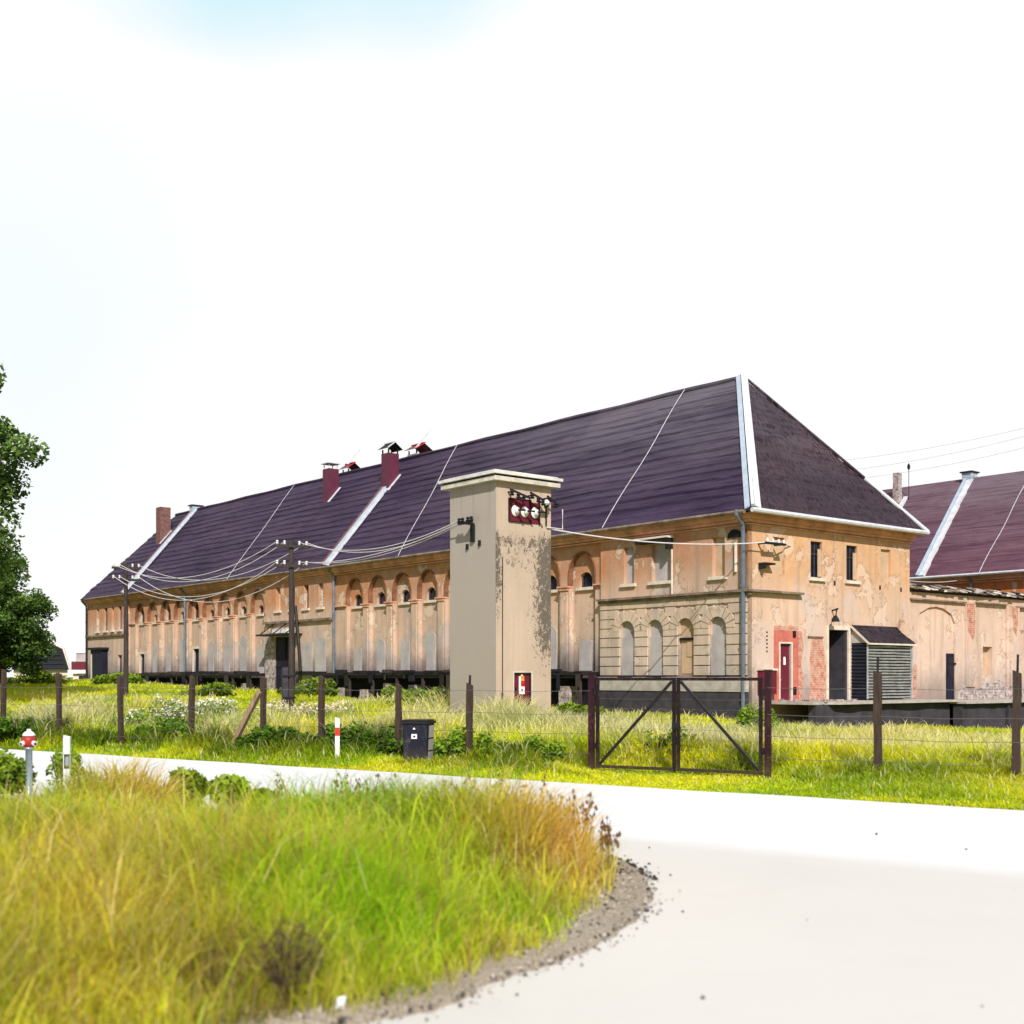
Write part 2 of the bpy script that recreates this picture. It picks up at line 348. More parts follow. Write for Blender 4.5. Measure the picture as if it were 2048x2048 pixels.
# ------------------------------------------------------------------ mesh helpers
class MB:
    def __init__(s): s.v = []; s.f = []; s.mi = []; s.mats = []; s.cur = 0
    def mat(s, m):
        if m not in s.mats: s.mats.append(m)
        s.cur = s.mats.index(m); return s
    def add(s, vs, fs):
        o = len(s.v); s.v += [tuple(v) for v in vs]
        for f in fs: s.f.append([i + o for i in f]); s.mi.append(s.cur)
        return s
    def box(s, x0, x1, y0, y1, z0, z1):
        vs = [(x0,y0,z0),(x1,y0,z0),(x1,y1,z0),(x0,y1,z0),(x0,y0,z1),(x1,y0,z1),(x1,y1,z1),(x0,y1,z1)]
        return s.add(vs, [(0,3,2,1),(4,5,6,7),(0,1,5,4),(1,2,6,5),(2,3,7,6),(3,0,4,7)])
    def bar(s, a, b, w, h=None, up=(0, 0, 1)):
        a, b = V(a), V(b); h = h or w; d = (b - a).normalized(); u = V(up)
        if abs(d.dot(u)) > 0.98: u = V((0, 1, 0))
        r = d.cross(u).normalized(); u = r.cross(d)
        vs = []
        for p in (a, b):
            for sx, sy in ((-1,-1),(1,-1),(1,1),(-1,1)): vs.append(p + r*(sx*w/2) + u*(sy*h/2))
        return s.add(vs, [(0,3,2,1),(4,5,6,7),(0,1,5,4),(1,2,6,5),(2,3,7,6),(3,0,4,7)])
    def tube(s, pts, r, n=8, r1=None, caps=True):
        pts = [V(p) for p in pts]; vs = []; fs = []; m = len(pts)
        for i, p in enumerate(pts):
            d = (pts[min(i+1, m-1)] - pts[max(i-1, 0)]).normalized()
            u = V((0, 0, 1)) if abs(d.z) < 0.95 else V((1, 0, 0))
            a = d.cross(u).normalized(); c = a.cross(d)
            rr = r if r1 is None else r + (r1 - r)*i/(m - 1)
            for k in range(n):
                t = 2*math.pi*k/n; vs.append(p + a*(math.cos(t)*rr) + c*(math.sin(t)*rr))
        for i in range(m - 1):
            for k in range(n): fs.append((i*n+k, i*n+(k+1) % n, (i+1)*n+(k+1) % n, (i+1)*n+k))
        if caps: fs += [tuple(range(n))[::-1], tuple((m-1)*n + k for k in range(n))]
        return s.add(vs, fs)
    def lathe(s, c, prof, n=16):
        vs = []; fs = []; c = V(c)
        for (r, z) in prof:
            for k in range(n):
                t = 2*math.pi*k/n; vs.append(c + V((math.cos(t)*r, math.sin(t)*r, z)))
        for i in range(len(prof)-1):
            for k in range(n): fs.append((i*n+k, i*n+(k+1) % n, (i+1)*n+(k+1) % n, (i+1)*n+k))
        fs += [tuple(range(n))[::-1], tuple((len(prof)-1)*n+k for k in range(n))]
        return s.add(vs, fs)
    def build(s, name, mat=None, parent=None, smooth=False):
        me = bpy.data.meshes.new(name); me.from_pydata(s.v, [], s.f)
        mats = s.mats or [mat]
        for m in mats: me.materials.append(m)
        if s.mats: me.polygons.foreach_set('material_index', s.mi)
        if smooth: me.polygons.foreach_set('use_smooth', [True]*len(me.polygons))
        me.update()
        o = bpy.data.objects.new(name, me); COL.objects.link(o)
        if parent: o.parent = parent
        return o

def tag(o, label=None, cat=None, group=None, kind=None):
    if label: o['label'] = label
    if cat: o['category'] = cat
    if group: o['group'] = group
    if kind: o['kind'] = kind
    return o
def empty(name, loc, rz=0.0):
    o = bpy.data.objects.new(name, None); COL.objects.link(o); o.location = loc; o.rotation_euler = (0, 0, rz)
    o.empty_display_size = 0.2; return o
def box(name, m, parent, *a):
    return MB().box(*a).build(name, m, parent)

def inside(p, poly):
    x, y = p; c = False; n = len(poly)
    for i in range(n):
        x0, y0 = poly[i]; x1, y1 = poly[(i+1) % n]
        if (y0 > y) != (y1 > y) and x < (x1-x0)*(y-y0)/(y1-y0) + x0: c = not c
    return c
def rect(a0, a1, z0, z1): return [(a0, z0), (a1, z0), (a1, z1), (a0, z1)]
def archp(c, w, z0, zs, rise, n=14):
    p = [(c - w, z0), (c + w, z0)]
    for i in range(n + 1):
        t = math.pi*i/n; p.append((c + w*math.cos(t), zs + rise*math.sin(t)))
    return p
def panel(mb, outer, holes, P, d, depth, skirt=True):
    """flat wall sheet with openings and their reveals; P(a, z, d) -> local point"""
    co = []; ed = []
    for loop in [outer] + holes:
        o = len(co); co += [V(q) for q in loop]; ed += [(o + i, o + (i+1) % len(loop)) for i in range(len(loop))]
    vs, es, fs, *_ = mgeo.delaunay_2d_cdt(co, ed, [], 0, 1e-5)
    keep = []
    for f in fs:
        c = sum((V(vs[i]) for i in f), V((0, 0)))/len(f)
        if inside(c, outer) and not any(inside(c, h) for h in holes): keep.append(tuple(f))
    mb.add([P(v[0], v[1], d) for v in vs], keep)
    for loop in holes + ([outer] if skirt else []):
        n = len(loop)
        mb.add([P(a, z, d) for a, z in loop] + [P(a, z, d + depth) for a, z in loop],
               [(i, (i+1) % n, n + (i+1) % n, n + i) for i in range(n)])
def plate(mb, loop, P, d):
    mb.add([P(a, z, d) for a, z in loop], [tuple(range(len(loop)))])
PL = lambda a, z, d: (d, a, z)       # long front: inward is +X
PS = lambda a, z, d: (a, d, z)       # short front: inward is +Y
def solid(mb, loop, P, d0, d1):
    n = len(loop)
    mb.add([P(a, z, d0) for a, z in loop] + [P(a, z, d1) for a, z in loop],
           [tuple(range(n)), tuple(range(n, 2*n))] + [(i, (i+1) % n, n + (i+1) % n, n + i) for i in range(n)])

def slope(mb, e0, e1, r0, r1, nu, nv, courses, amp=0.035, wob=0.03, seed=0):
    e0, e1, r0, r1 = map(V, (e0, e1, r0, r1))
    nrm = (e1 - e0).cross(r0 - e0).normalized()
    if nrm.z < 0: nrm = -nrm
    vs = []; fs = []
    for j in range(nv + 1):
        v = j/nv
        a, b = e0.lerp(r0, v), e1.lerp(r1, v)
        for i in range(nu + 1):
            u = i/nu; p = a.lerp(b, u)
            q = p*0.45 + V((seed, 0, 0))
            ph = v*courses + 0.25*mnoise.noise(V((p.x*0.25, p.y*0.25, 3 + seed)))
            saw = 1 - (ph % 1.0)
            edge = min(1, 8*min(v, 1 - v, 1)) if 0 < v < 1 else 0
            w = mnoise.noise(V((q.x*0.6, q.y*0.28, q.z*3.2 + 0.12*q.y)))*wob*1.8 + mnoise.noise(q*2.3)*wob*0.4
            vs.append(p + nrm*((saw*amp + w)*edge))
    for j in range(nv):
        for i in range(nu):
            a = j*(nu+1) + i; fs.append((a, a+1, a+nu+2, a+nu+1))
    mb.add(vs, fs)

def copy_tree(o, parent=None):
    c = o.copy(); COL.objects.link(c)
    if parent: c.parent = parent
    for ch in [k for k in bpy.data.objects if k.parent == o]: copy_tree(ch, c)
    return c

# ------------------------------------------------------------------ SETTING: ground, road, verge
def build_ground():
    def axis(segs):
        out = []
        for a, b, n in segs: out += list(np.linspace(a, b, n, endpoint=False))
        return np.array(out + [segs[-1][1]])
    xs = axis([(-2500, -300, 6), (-300, -80, 10), (-80, 60, 110), (60, 300, 10), (300, 2500, 6)])
    ys = axis([(-300, -20, 6), (-20, 5, 10), (5, 130, 100), (130, 400, 10), (400, 4000, 8)])
    X, Y = np.meshgrid(xs, ys); Z = terrain(X, Y) - 0.03
    # the sheet beneath the paved surface lies a little lower
    Z = np.where(Y < road_y(X) - 0.25, -0.06, Z)
    vs = np.stack([X, Y, Z], -1).reshape(-1, 3); nx = len(xs)
    fs = [(j*nx+i, j*nx+i+1, (j+1)*nx+i+1, (j+1)*nx+i) for j in range(len(ys)-1) for i in range(nx-1)]
    mb = MB(); mb.add(vs, fs); o = mb.build('ground', M_GROUND, smooth=True); tag(o, 'wide meadow ground rising gently towards the long granary', kind='structure')
build_ground()

def wav(i, a): return a*(math.sin(i*1.7) + 0.6*math.sin(i*3.1 + 1) + 0.4*math.sin(i*7.3))
far_edge = [(x, road_y(x) + wav(x, 0.05)) for x in np.linspace(-60, 34, 190)]
mb = MB()
n = len(far_edge); near = [(x*1.0, -14.0) for x, _ in far_edge]
mb.add([(x, y, 0.0) for x, y in far_edge] + [(x, y, 0.0) for x, y in near] + [(x, y - 0.02, -0.09) for x, y in far_edge],
       [(i, i+1, n+i+1, n+i) for i in range(n-1)] + [(i, i+1, 2*n+i+1, 2*n+i) for i in range(n-1)])
tag(mb.build('road', M_ROAD), 'sun bleached pale road widening into a bare yard', kind='structure')

ISL = [(-30, 36), (-20, 28.2), (-14, 23.4), (-9, 19.7), (-5, 16.9), (-2.2, 15.0), (-0.4, 13.75), (0.55, 13.1), (0.98, 12.75), (1.18, 12.25), (1.27, 11.7),
       (1.25, 11.0), (1.18, 10.3), (1.0, 9.6), (0.72, 8.85), (0.37, 8.2), (-0.13, 7.55), (-0.26, 7.2), (-0.44, 6.95), (-0.72, 6.75), (-1.05, 6.5), (-1.6, 6.1), (-2.6, 5.4), (-5, 4.2), (-12, 2), (-30, -4)]
def smooth_loop(p, k=6):
    out = []; n = len(p)
    for i in range(n - 1):
        p0, p1, p2, p3 = p[max(i-1, 0)], p[i], p[i+1], p[min(i+2, n-1)]
        for j in range(k):
            t = j/k
            out.append(tuple(0.5*((2*p1[c]) + (-p0[c]+p2[c])*t + (2*p0[c]-5*p1[c]+4*p2[c]-p3[c])*t*t + (-p0[c]+3*p1[c]-3*p2[c]+p3[c])*t**3) for c in (0, 1)))
    out.append(p[-1]); return out
isl = smooth_loop(ISL)
isl = [(x + wav(i*0.9, 0.018), y + wav(i*1.3 + 2, 0.018)) for i, (x, y) in enumerate(isl)]
cen = (-7.0, 11.5)
def isl_ring(s, z):
    out = []
    for i, (x, y) in enumerate(isl):
        dx, dy = cen[0]-x, cen[1]-y; L = math.hypot(dx, dy); k = min(s, L*0.9)
        out.append((x + dx/L*k, y + dy/L*k, z))
    return out
rings = [isl_ring(0, -0.01), isl_ring(0.06, 0.05), isl_ring(0.5, 0.07), isl_ring(1.6, 0.13), isl_ring(3.0, 0.16)]
mb = MB(); n = len(isl); vs = [v for r in rings for v in r] + [(cen[0], cen[1], 0.18)]
fs = [(r*n+i, r*n+i+1, (r+1)*n+i+1, (r+1)*n+i) for r in range(4) for i in range(n-1)] + [(4*n+i, 4*n+i+1, 5*n) for i in range(n-1)]
mb.add(vs, fs); tag(mb.build('verge', M_VERGE, smooth=True), 'raised dirt verge with a rounded nose between the two roads', kind='structure')
isl_np = np.array(isl)
def in_poly(px, py, poly):
    c = np.zeros(len(px), bool); n = len(poly); j = n - 1
    for i in range(n):
        xi, yi = poly[i]; xj, yj = poly[j]
        m = ((yi > py) != (yj > py)) & (px < (xj-xi)*(py-yi)/(yj-yi+1e-12) + xi)
        c ^= m; j = i
    return c
def isl_dist(px, py):
    a = isl_np[:-1]; b = isl_np[1:]; d = np.full(len(px), 1e9)
    for (ax, ay), (bx, by) in zip(a, b):
        ux, uy = bx-ax, by-ay; t = np.clip(((px-ax)*ux + (py-ay)*uy)/(ux*ux+uy*uy+1e-12), 0, 1)
        d = np.minimum(d, np.hypot(px-ax-t*ux, py-ay-t*uy))
    return d
#PART2
# ------------------------------------------------------------------ THE LONG GRANARY
EAVE_Z, RIDGE_Z, LEN, WID, OV = 7.42, 13.5, 60.6, 9.43, 0.5
RX, RY0, RY1 = 4.7, 4.3, 56.3

def roof_parts(root, m_long, m_hip, conductors, firewalls, hip_white=True, courses=17, seed=0):
    x0, x1, y0, y1 = -OV, WID + OV, -OV, LEN + OV
    mb = MB().mat(m_long)
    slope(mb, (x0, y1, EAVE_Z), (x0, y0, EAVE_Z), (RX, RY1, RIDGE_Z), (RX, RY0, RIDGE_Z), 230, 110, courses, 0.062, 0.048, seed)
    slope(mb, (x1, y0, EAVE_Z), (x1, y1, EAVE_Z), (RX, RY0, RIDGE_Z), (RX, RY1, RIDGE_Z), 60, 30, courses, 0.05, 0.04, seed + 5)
    mb.mat(m_hip)
    slope(mb, (x0, y0, EAVE_Z), (x1, y0, EAVE_Z), (RX, RY0, RIDGE_Z), (RX, RY0, RIDGE_Z), 60, 60, 8, 0.04, 0.05, seed + 9)
    slope(mb, (x1, y1, EAVE_Z), (x0, y1, EAVE_Z), (RX, RY1, RIDGE_Z), (RX, RY1, RIDGE_Z), 30, 30, 8, 0.04, 0.04, seed + 12)
    # soffit
    mb.mat(M_CORNICE).add([(x0, y0, EAVE_Z-0.05), (x1, y0, EAVE_Z-0.05), (x1, y1, EAVE_Z-0.05), (x0, y1, EAVE_Z-0.05)], [(0, 1, 2, 3)])
    roof = mb.build('roof', None, root)
    k = (RX + OV)
    sl = (RIDGE_Z - EAVE_Z)/k
    def onslope(x): return EAVE_Z + (x + OV)*sl
    nl = V((-sl, 0, 1)).normalized()
    def ridge_caps():
        m = MB(); m.tube([(RX, y, RIDGE_Z + 0.02 + 0.02*math.sin(y)) for y in np.linspace(RY0, RY1, 40)], 0.10, 8); return m
    ridge_caps().build('ridge_cap', m_long, roof)
    if hip_white:
        h = MB().mat(M_BLUEMETAL)
        a, b = V((x0, y0, EAVE_Z + 0.03)), V((RX, RY0, RIDGE_Z + 0.10))
        n1 = V((-sl, 0, 1)).normalized()
        h.bar(a + V((-0.02, 0.20, 0.06)), b + V((-0.02, 0.17, 0.0)), 0.19, 0.04, n1)
        h.mat(M_WHITEMETAL)
        n2 = V((0, -1.27, 1)).normalized()
        h.bar(a + V((0.24, -0.02, 0.08)), b + V((0.12, -0.02, 0.02)), 0.25, 0.05, n2)
        h.bar(a + V((0, 0, 0.13)), b + V((0, 0, 0.06)), 0.10, 0.10)
        h.build('hip_flashing', None, roof)
        a2 = V((x1, y0, EAVE_Z + 0.06))
        MB().bar(a2, a2.lerp(b, 0.34), 0.22, 0.06, n2).build('hip_flashing', M_WHITEMETAL, roof)
        a2 = a2.lerp(b, 0.34)
        MB().bar(a2, b, 0.14, 0.06, n2).build('hip_flashing', m_hip, roof)
    for (yv, s0, s1) in firewalls:                     # low parapet with light metal capping running up the slope
        f = MB()
        A = V((x0 - 0.05, yv, EAVE_Z + 0.04)); B = V((RX, yv, RIDGE_Z + 0.1))
        a, b = A.lerp(B, s0), A.lerp(B, s1)
        f.mat(M_BLUEMETAL).bar(a + V((0, -0.14, 0.02)), b + V((0, -0.14, 0.02)), 0.26, 0.22, nl)
        f.mat(M_WHITEMETAL).bar(a + V((0, -0.34, 0.03)), b + V((0, -0.34, 0.03)), 0.12, 0.08, nl)
        f.mat(M_CHBRICK).bar(a + V((0, 0.08, 0.0)), b + V((0, 0.08, 0.0)), 0.18, 0.30, nl)
        f.build('firewall', None, roof)
        if s1 > 0.98:
            c = MB().mat(M_BLUEMETAL); c.box(RX - 0.35, RX + 0.35, yv - 0.3, yv + 0.22, RIDGE_Z - 0.1, RIDGE_Z + 0.28)
            c.mat(M_DARKSTEEL).box(RX - 0.45, RX + 0.45, yv - 0.38, yv + 0.3, RIDGE_Z + 0.283, RIDGE_Z + 0.35)
            c.build('firewall_cap', None, roof)
    for yv, dy in conductors:
        m = MB(); pts = [V((x0 + (RX - x0)*t, yv + dy*t + 0.05*math.sin(9*t), EAVE_Z + (RIDGE_Z - EAVE_Z)*t)) + nl*0.10 for t in np.linspace(0, 1, 14)]
        m.tube(pts, 0.014, 5).build('lightning_conductor', M_WHITEMETAL, roof)
    return roof, onslope

def cornice(root, short=True, long=True):
    m = MB().mat(M_CORNICE)
    for (z0, z1, p) in ((7.02, 7.07, 0.06), (7.10, 7.20, 0.13), (7.203, 7.365, 0.24)):
        if long: m.box(-0.12 - p, -0.05, -p - 0.003*p, LEN + p, z0, z1)
        if short: m.box(-0.05, WID + p*0.3, -p - 0.004*p, 0.05, z0, z1)
    m.build('cornice', None, root)

def window(root, P, a0, a1, z0, z1, d, kind='dark', sill=True, arched=0.0, reveal=0.25, hood=False):
    """one window or blind opening of a front: frame with its pane (or infill) and its sill"""
    c, w = (a0+a1)/2, (a1-a0)/2
    def shape(i, dz=0.0):
        if arched: return archp(c, w + i, z0 - i, z1 - arched, arched + i)
        return rect(a0 - i, a1 + i, z0 - i, z1 + i)
    if kind in ('dark', 'louvre', 'boarded'):
        fr = MB()
        outer = shape(0.01); t = 0.05
        inner = archp(c, w - t, z0 + t, z1 - arched, arched - t) if arched else rect(a0 + t, a1 - t, z0 + t, z1 - t)
        panel(fr, outer, [inner], P, d + reveal - 0.05, 0.05, skirt=False)
        if not arched:
            solid(fr, rect(c - 0.02, c + 0.02, z0 + t, z1 - t), P, d + reveal - 0.045, d + reveal - 0.01)
            solid(fr, rect(a0 + t, a1 - t, z1 - 0.36*(z1-z0), z1 - 0.36*(z1-z0) + 0.04), P, d + reveal - 0.048, d + reveal - 0.012)
        if kind == 'louvre':
            k = 7
            for i in range(k):
                zz = z0 + t + (z1 - z0 - 2*t)*(i + 0.3)/k
                solid(fr, rect(c + 0.03, a1 - t, zz, zz + 0.05), P, d + reveal - 0.06, d + reveal - 0.02)
        o = fr.build('window', M_FRAME if kind != 'louvre' else M_SILL, root)
        pn = MB(); plate(pn, shape(0.02), P, d + reveal); pn.build('pane', M_PANE, o)
    else:
        mm = {'grey': M_GREYPANEL, 'beige': M_BEIGEPANEL, 'peach': M_FRONT}[kind]
        pn = MB(); plate(pn, shape(0.02), P, d + reveal)
        o = pn.build('blind_window', mm, root)
    if sill:
        s = MB(); solid(s, rect(a0 - 0.12, a1 + 0.12, z0 - 0.12, z0 - 0.005), P, d - 0.10, d + reveal - 0.06)
        s.build('sill', M_SILL, o)
    if hood:
        s = MB(); solid(s, rect(a0 - 0.12, a1 + 0.12, z1 + 0.03, z1 + 0.14), P, d - 0.10, d + 0.01)
        s.build('hood', M_TRIM, o)
    return o

def downpipe(root, P, a, d, z0, z1, mat):
    m = MB()
    pts = [P(a, z1 + 0.28, d - 0.42), P(a, z1 + 0.12, d - 0.42), P(a, z1 - 0.22, d - 0.10), P(a, z1 - 0.5, d - 0.09), P(a, z0, d - 0.09)]
    m.tube(pts, 0.07, 8)
    zz = z0 + 0.8
    while zz < z1 - 0.8:
        m.tube([P(a, zz, d - 0.09), P(a, zz + 0.06, d - 0.09)], 0.09, 8); zz += 1.9
    return m.build('downpipe', mat, root, smooth=False)

g = empty('granary', l2w(0, 0, 0), ROTZ)
tag(g, 'very long two-storey orange plaster granary with purple hipped roof and blind arcades', 'building')
PAV = -0.12
def pitch_list(a, n, p): return [a + i*p for i in range(n)]
ARC2 = pitch_list(8.33, 9, 2.066); ARC1 = pitch_list(34.95, 9, 2.055)

# --- outer wall skin of the long front
W = MB().mat(M_PLASTER)
up = [(5.38, 5.91, 'grey'), (3.58, 4.47, 'grey'), (1.02, 1.58, 'beige')]
blinds = [5.69, 4.25, 2.78, 1.30]
holes = [rect(a, b, 5.36, 6.70) for a, b, _ in up] + [archp(c, 0.36, 1.96, 3.60, 0.40) for c in blinds]
panel(W, rect(0, 7.16, -0.5, 7.37), holes, PL, PAV, 0.2)
mid_w = [(27.66, 28.14), (29.15, 29.63), (30.58, 31.06), (32.14, 32.62)]
GATE = (30.55, 32.72, 0.6, 4.06)
holes = [rect(a, b, 5.48, 6.70) for a, b in mid_w] + [rect(*GATE)]
panel(W, rect(26.75, 33.85, -0.2, 7.37), holes, PL, PAV, 0.25)
far_w = [(54.25, 54.8), (55.6, 56.0), (56.8, 57.4), (58.35, 58.8)]
holes = [rect(a, b, 5.12, 6.70) for a, b in far_w] + [rect(57.0, 58.2, 1.2, 3.75), rect(54.2, 54.95, 1.9, 3.4)]
panel(W, rect(53.1, 60.6, 0.2, 7.37), holes, PL, PAV, 0.25)
HW = 0.74
def long_arch(c): return archp(c, HW, 2.12, 5.85, 0.88, 18)
for (a0, a1, cs) in ((7.16, 26.75, ARC2), (33.85, 53.1, ARC1)):
    panel(W, rect(a0, a1, -0.3, 7.37), [long_arch(c) for c in cs], PL, 0.0, 0.22)
# --- inner faces of the niches with their little windows
I = MB().mat(M_PLASTER)
small2 = {c: (0.36, 5.40, 5.99) for c in ARC2}
small1 = {}
for i, c in enumerate(ARC1):
    small1[c] = {8: (0.40, 5.45, 6.62), 7: (0.24, 5.45, 5.95), 6: (0.34, 5.5, 6.62), 4: (0.42, 5.42, 6.62)}.get(i, (0.28, 5.42, 5.92 + 0.03*(i % 3)))
doors1 = {ARC1[8]: (0.38, 1.2, 3.42), ARC1[4]: (0.42, 1.2, 3.62)}
for (a0, a1, cs, sm) in ((7.16, 26.75, ARC2, small2), (33.85, 53.1, ARC1, small1)):
    hs = [archp(c, sm[c][0], sm[c][1], sm[c][2] - sm[c][0]*0.9, sm[c][0]*0.9) for c in cs]
    hs += [rect(c - doors1[c][0], c + doors1[c][0], doors1[c][1], doors1[c][2]) for c in cs if c in doors1]
    panel(I, rect(a0 + 0.2, a1 - 0.2, 1.0, 7.1), hs, PL, 0.20, 0.2, skirt=False)
W.mat(M_PLASTER); W.v_off = None
o = len(W.v); W.v += I.v
for f in I.f: W.f.append([i + o for i in f]); W.mi.append(0)
# --- short front skin
W.mat(M_FRONT)
sw = [(1.21, 1.81, 'beige'), (3.27, 3.93, 'dark'), (5.37, 6.04, 'dark'), (7.53, 8.16, 'beige')]
RECESS = (4.25, 5.42, 0.9, 3.60); RDOOR = (1.53, 2.14, 1.10, 3.05)
holes = [rect(a, b, 5.42, 6.70) for a, b, _ in sw] + [rect(*RECESS), rect(*RDOOR)]
panel(W, rect(PAV, WID, -0.5, 7.37), holes, PS, 0.0, 0.3)
W.mat(M_PLASTER)
W.add([(WID, 0, -0.5), (WID, LEN, -0.5), (WID, LEN, 7.37), (WID, 0, 7.37)], [(0, 1, 2, 3)])
W.add([(PAV, LEN, -0.5), (WID, LEN, -0.5), (WID, LEN, 7.37), (PAV, LEN, 7.37)], [(0, 1, 2, 3)])
W.build('wall', None, g)

# --- windows
for (a, b, k) in up: window(g, PL, a, b, 5.36, 6.70, PAV, k, True, reveal=0.16, hood=False)
for c in blinds:
    m = MB(); plate(m, archp(c, 0.38, 1.94, 3.60, 0.42), PL, PAV + 0.10)
    o = m.build('blind_arch', M_GREYPANEL if c != 2.78 else M_BEIGEPANEL, g)
    if c != 2.78:
        s = MB(); solid(s, rect(c - 0.36, c + 0.36, 1.965, 3.36), PL, PAV + 0.035, PAV + 0.095); s.build('infill', M_GREYPANEL, o)
        s = MB(); solid(s, rect(c - 0.40, c + 0.40, 1.78, 1.955), PL, PAV - 0.16, PAV + 0.03); s.build('sill', M_BLACK, o)
    else:
        s = MB(); solid(s, rect(c - 0.30, c + 0.30, 2.02, 3.20), PL, PAV + 0.075, PAV + 0.095); s.build('infill', M_BEIGEPANEL, o)
        s = MB(); solid(s, rect(c - 0.33, c + 0.33, 3.203, 3.29), PL, PAV + 0.0, PAV + 0.095); s.build('lintel', M_BLACK, o)
        s = MB(); solid(s, rect(c - 0.30, c + 0.02, 2.62, 3.19), PL, PAV + 0.05, PAV + 0.073); s.build('board', M_BEIGEPANEL, o)
for i, (a, b) in enumerate(mid_w): window(g, PL, a, b, 5.48, 6.70, PAV, 'louvre' if i in (0, 3) else 'dark', True)
for i, (a, b) in enumerate(far_w): window(g, PL, a, b, 5.12, 6.70, PAV, ('dark', 'beige')[i % 2], True, reveal=0.2)
for cs, sm in ((ARC2, small2), (ARC1, small1)):
    for c in cs:
        w, z0, z1 = sm[c]
        window(g, PL, c - w, c + w, z0, z1, 0.20, 'dark', True, arched=w*0.9, reveal=0.18)
for (a, b, k) in sw: window(g, PS, a, b, 5.42, 6.70, 0.0, k, k == 'dark', reveal=0.10 if k == 'beige' else 0.13)
for a0 in (3.80, 5.91):     # lighter broken shutter leaf standing in the right half of the opening
    s = MB(); solid(s, rect(a0 - 0.06, a0 + 0.14, 5.47, 6.45), PS, 0.04, 0.07); s.build('shutter', M_BEIGEPANEL, g)

# --- rusticated courses and voussoirs of the near pavilion (real blocks standing proud of the wall)
R = MB().mat(M_STONE)
zc = 1.95
h = 0.352
rc = random.Random(3)
while zc < 4.7:
    z0, z1 = zc + 0.018, zc + h - 0.018; mz = (z0 + z1)/2
    cuts = []
    for c in blinds:
        if mz < 3.6: cuts.append((c - 0.385, c + 0.385))
        elif mz < 4.42:
            w = math.sqrt(max(0.0, 0.80**2 - (mz - 3.58)**2)); cuts.append((c - w - 0.02, c + w + 0.02))
    a = 0.02
    for (c0, c1) in sorted(cuts) + [(7.14, 99)]:
        c0 = min(c0, 7.14); x = a
        while c0 - x > 0.12:
            e = min(c0, x + rc.uniform(0.7, 1.15))
            if c0 - e < 0.3: e = c0
            R.box(PAV - 0.055 - rc.uniform(0, 0.012), PAV + 0.05, x + 0.010, e - 0.010, z0, z1); x = e
        a = max(a, c1)
    zc += h
for c in blinds:
    for k in range(9):
        t0, t1 = math.pi*k/9 + 0.02, math.pi*(k+1)/9 - 0.02
        r0, r1 = 0.40, 0.78 + 0.03*(k % 2)
        solid(R, [(c + r0*math.cos(t0), 3.58 + r0*math.sin(t0)), (c + r1*math.cos(t0), 3.58 + r1*math.sin(t0)),
                  (c + r1*math.cos(t1), 3.58 + r1*math.sin(t1)), (c + r0*math.cos(t1), 3.58 + r0*math.sin(t1))], PL, PAV - 0.075 - 0.008*(k % 2), PAV + 0.05)
R.build('rustication', None, g)
S = MB().mat(M_TRIM)
S.box(PAV - 0.20, PAV + 0.02, 0.0 - 0.20, 7.20, 4.76, 4.84); S.box(PAV - 0.13, PAV + 0.021, -0.13, 7.18, 4.66, 4.757)
S.box(PAV + 0.021, 2.66, -0.20, 0.02, 4.762, 4.838)
S.box(PAV - 0.16, PAV + 0.02, 26.7, 33.9, 4.78, 4.90)
S.box(PAV - 0.16, PAV + 0.02, 53.05, 60.62, 4.72, 4.84)
S.build('string_course', None, g)
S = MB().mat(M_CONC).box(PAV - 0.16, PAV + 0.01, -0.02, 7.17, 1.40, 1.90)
S.mat(M_DARKCONC_SHADE).box(PAV - 0.13, PAV + 0.012, -0.016, 7.165, -0.5, 1.397)
S.build('plinth', None, g)
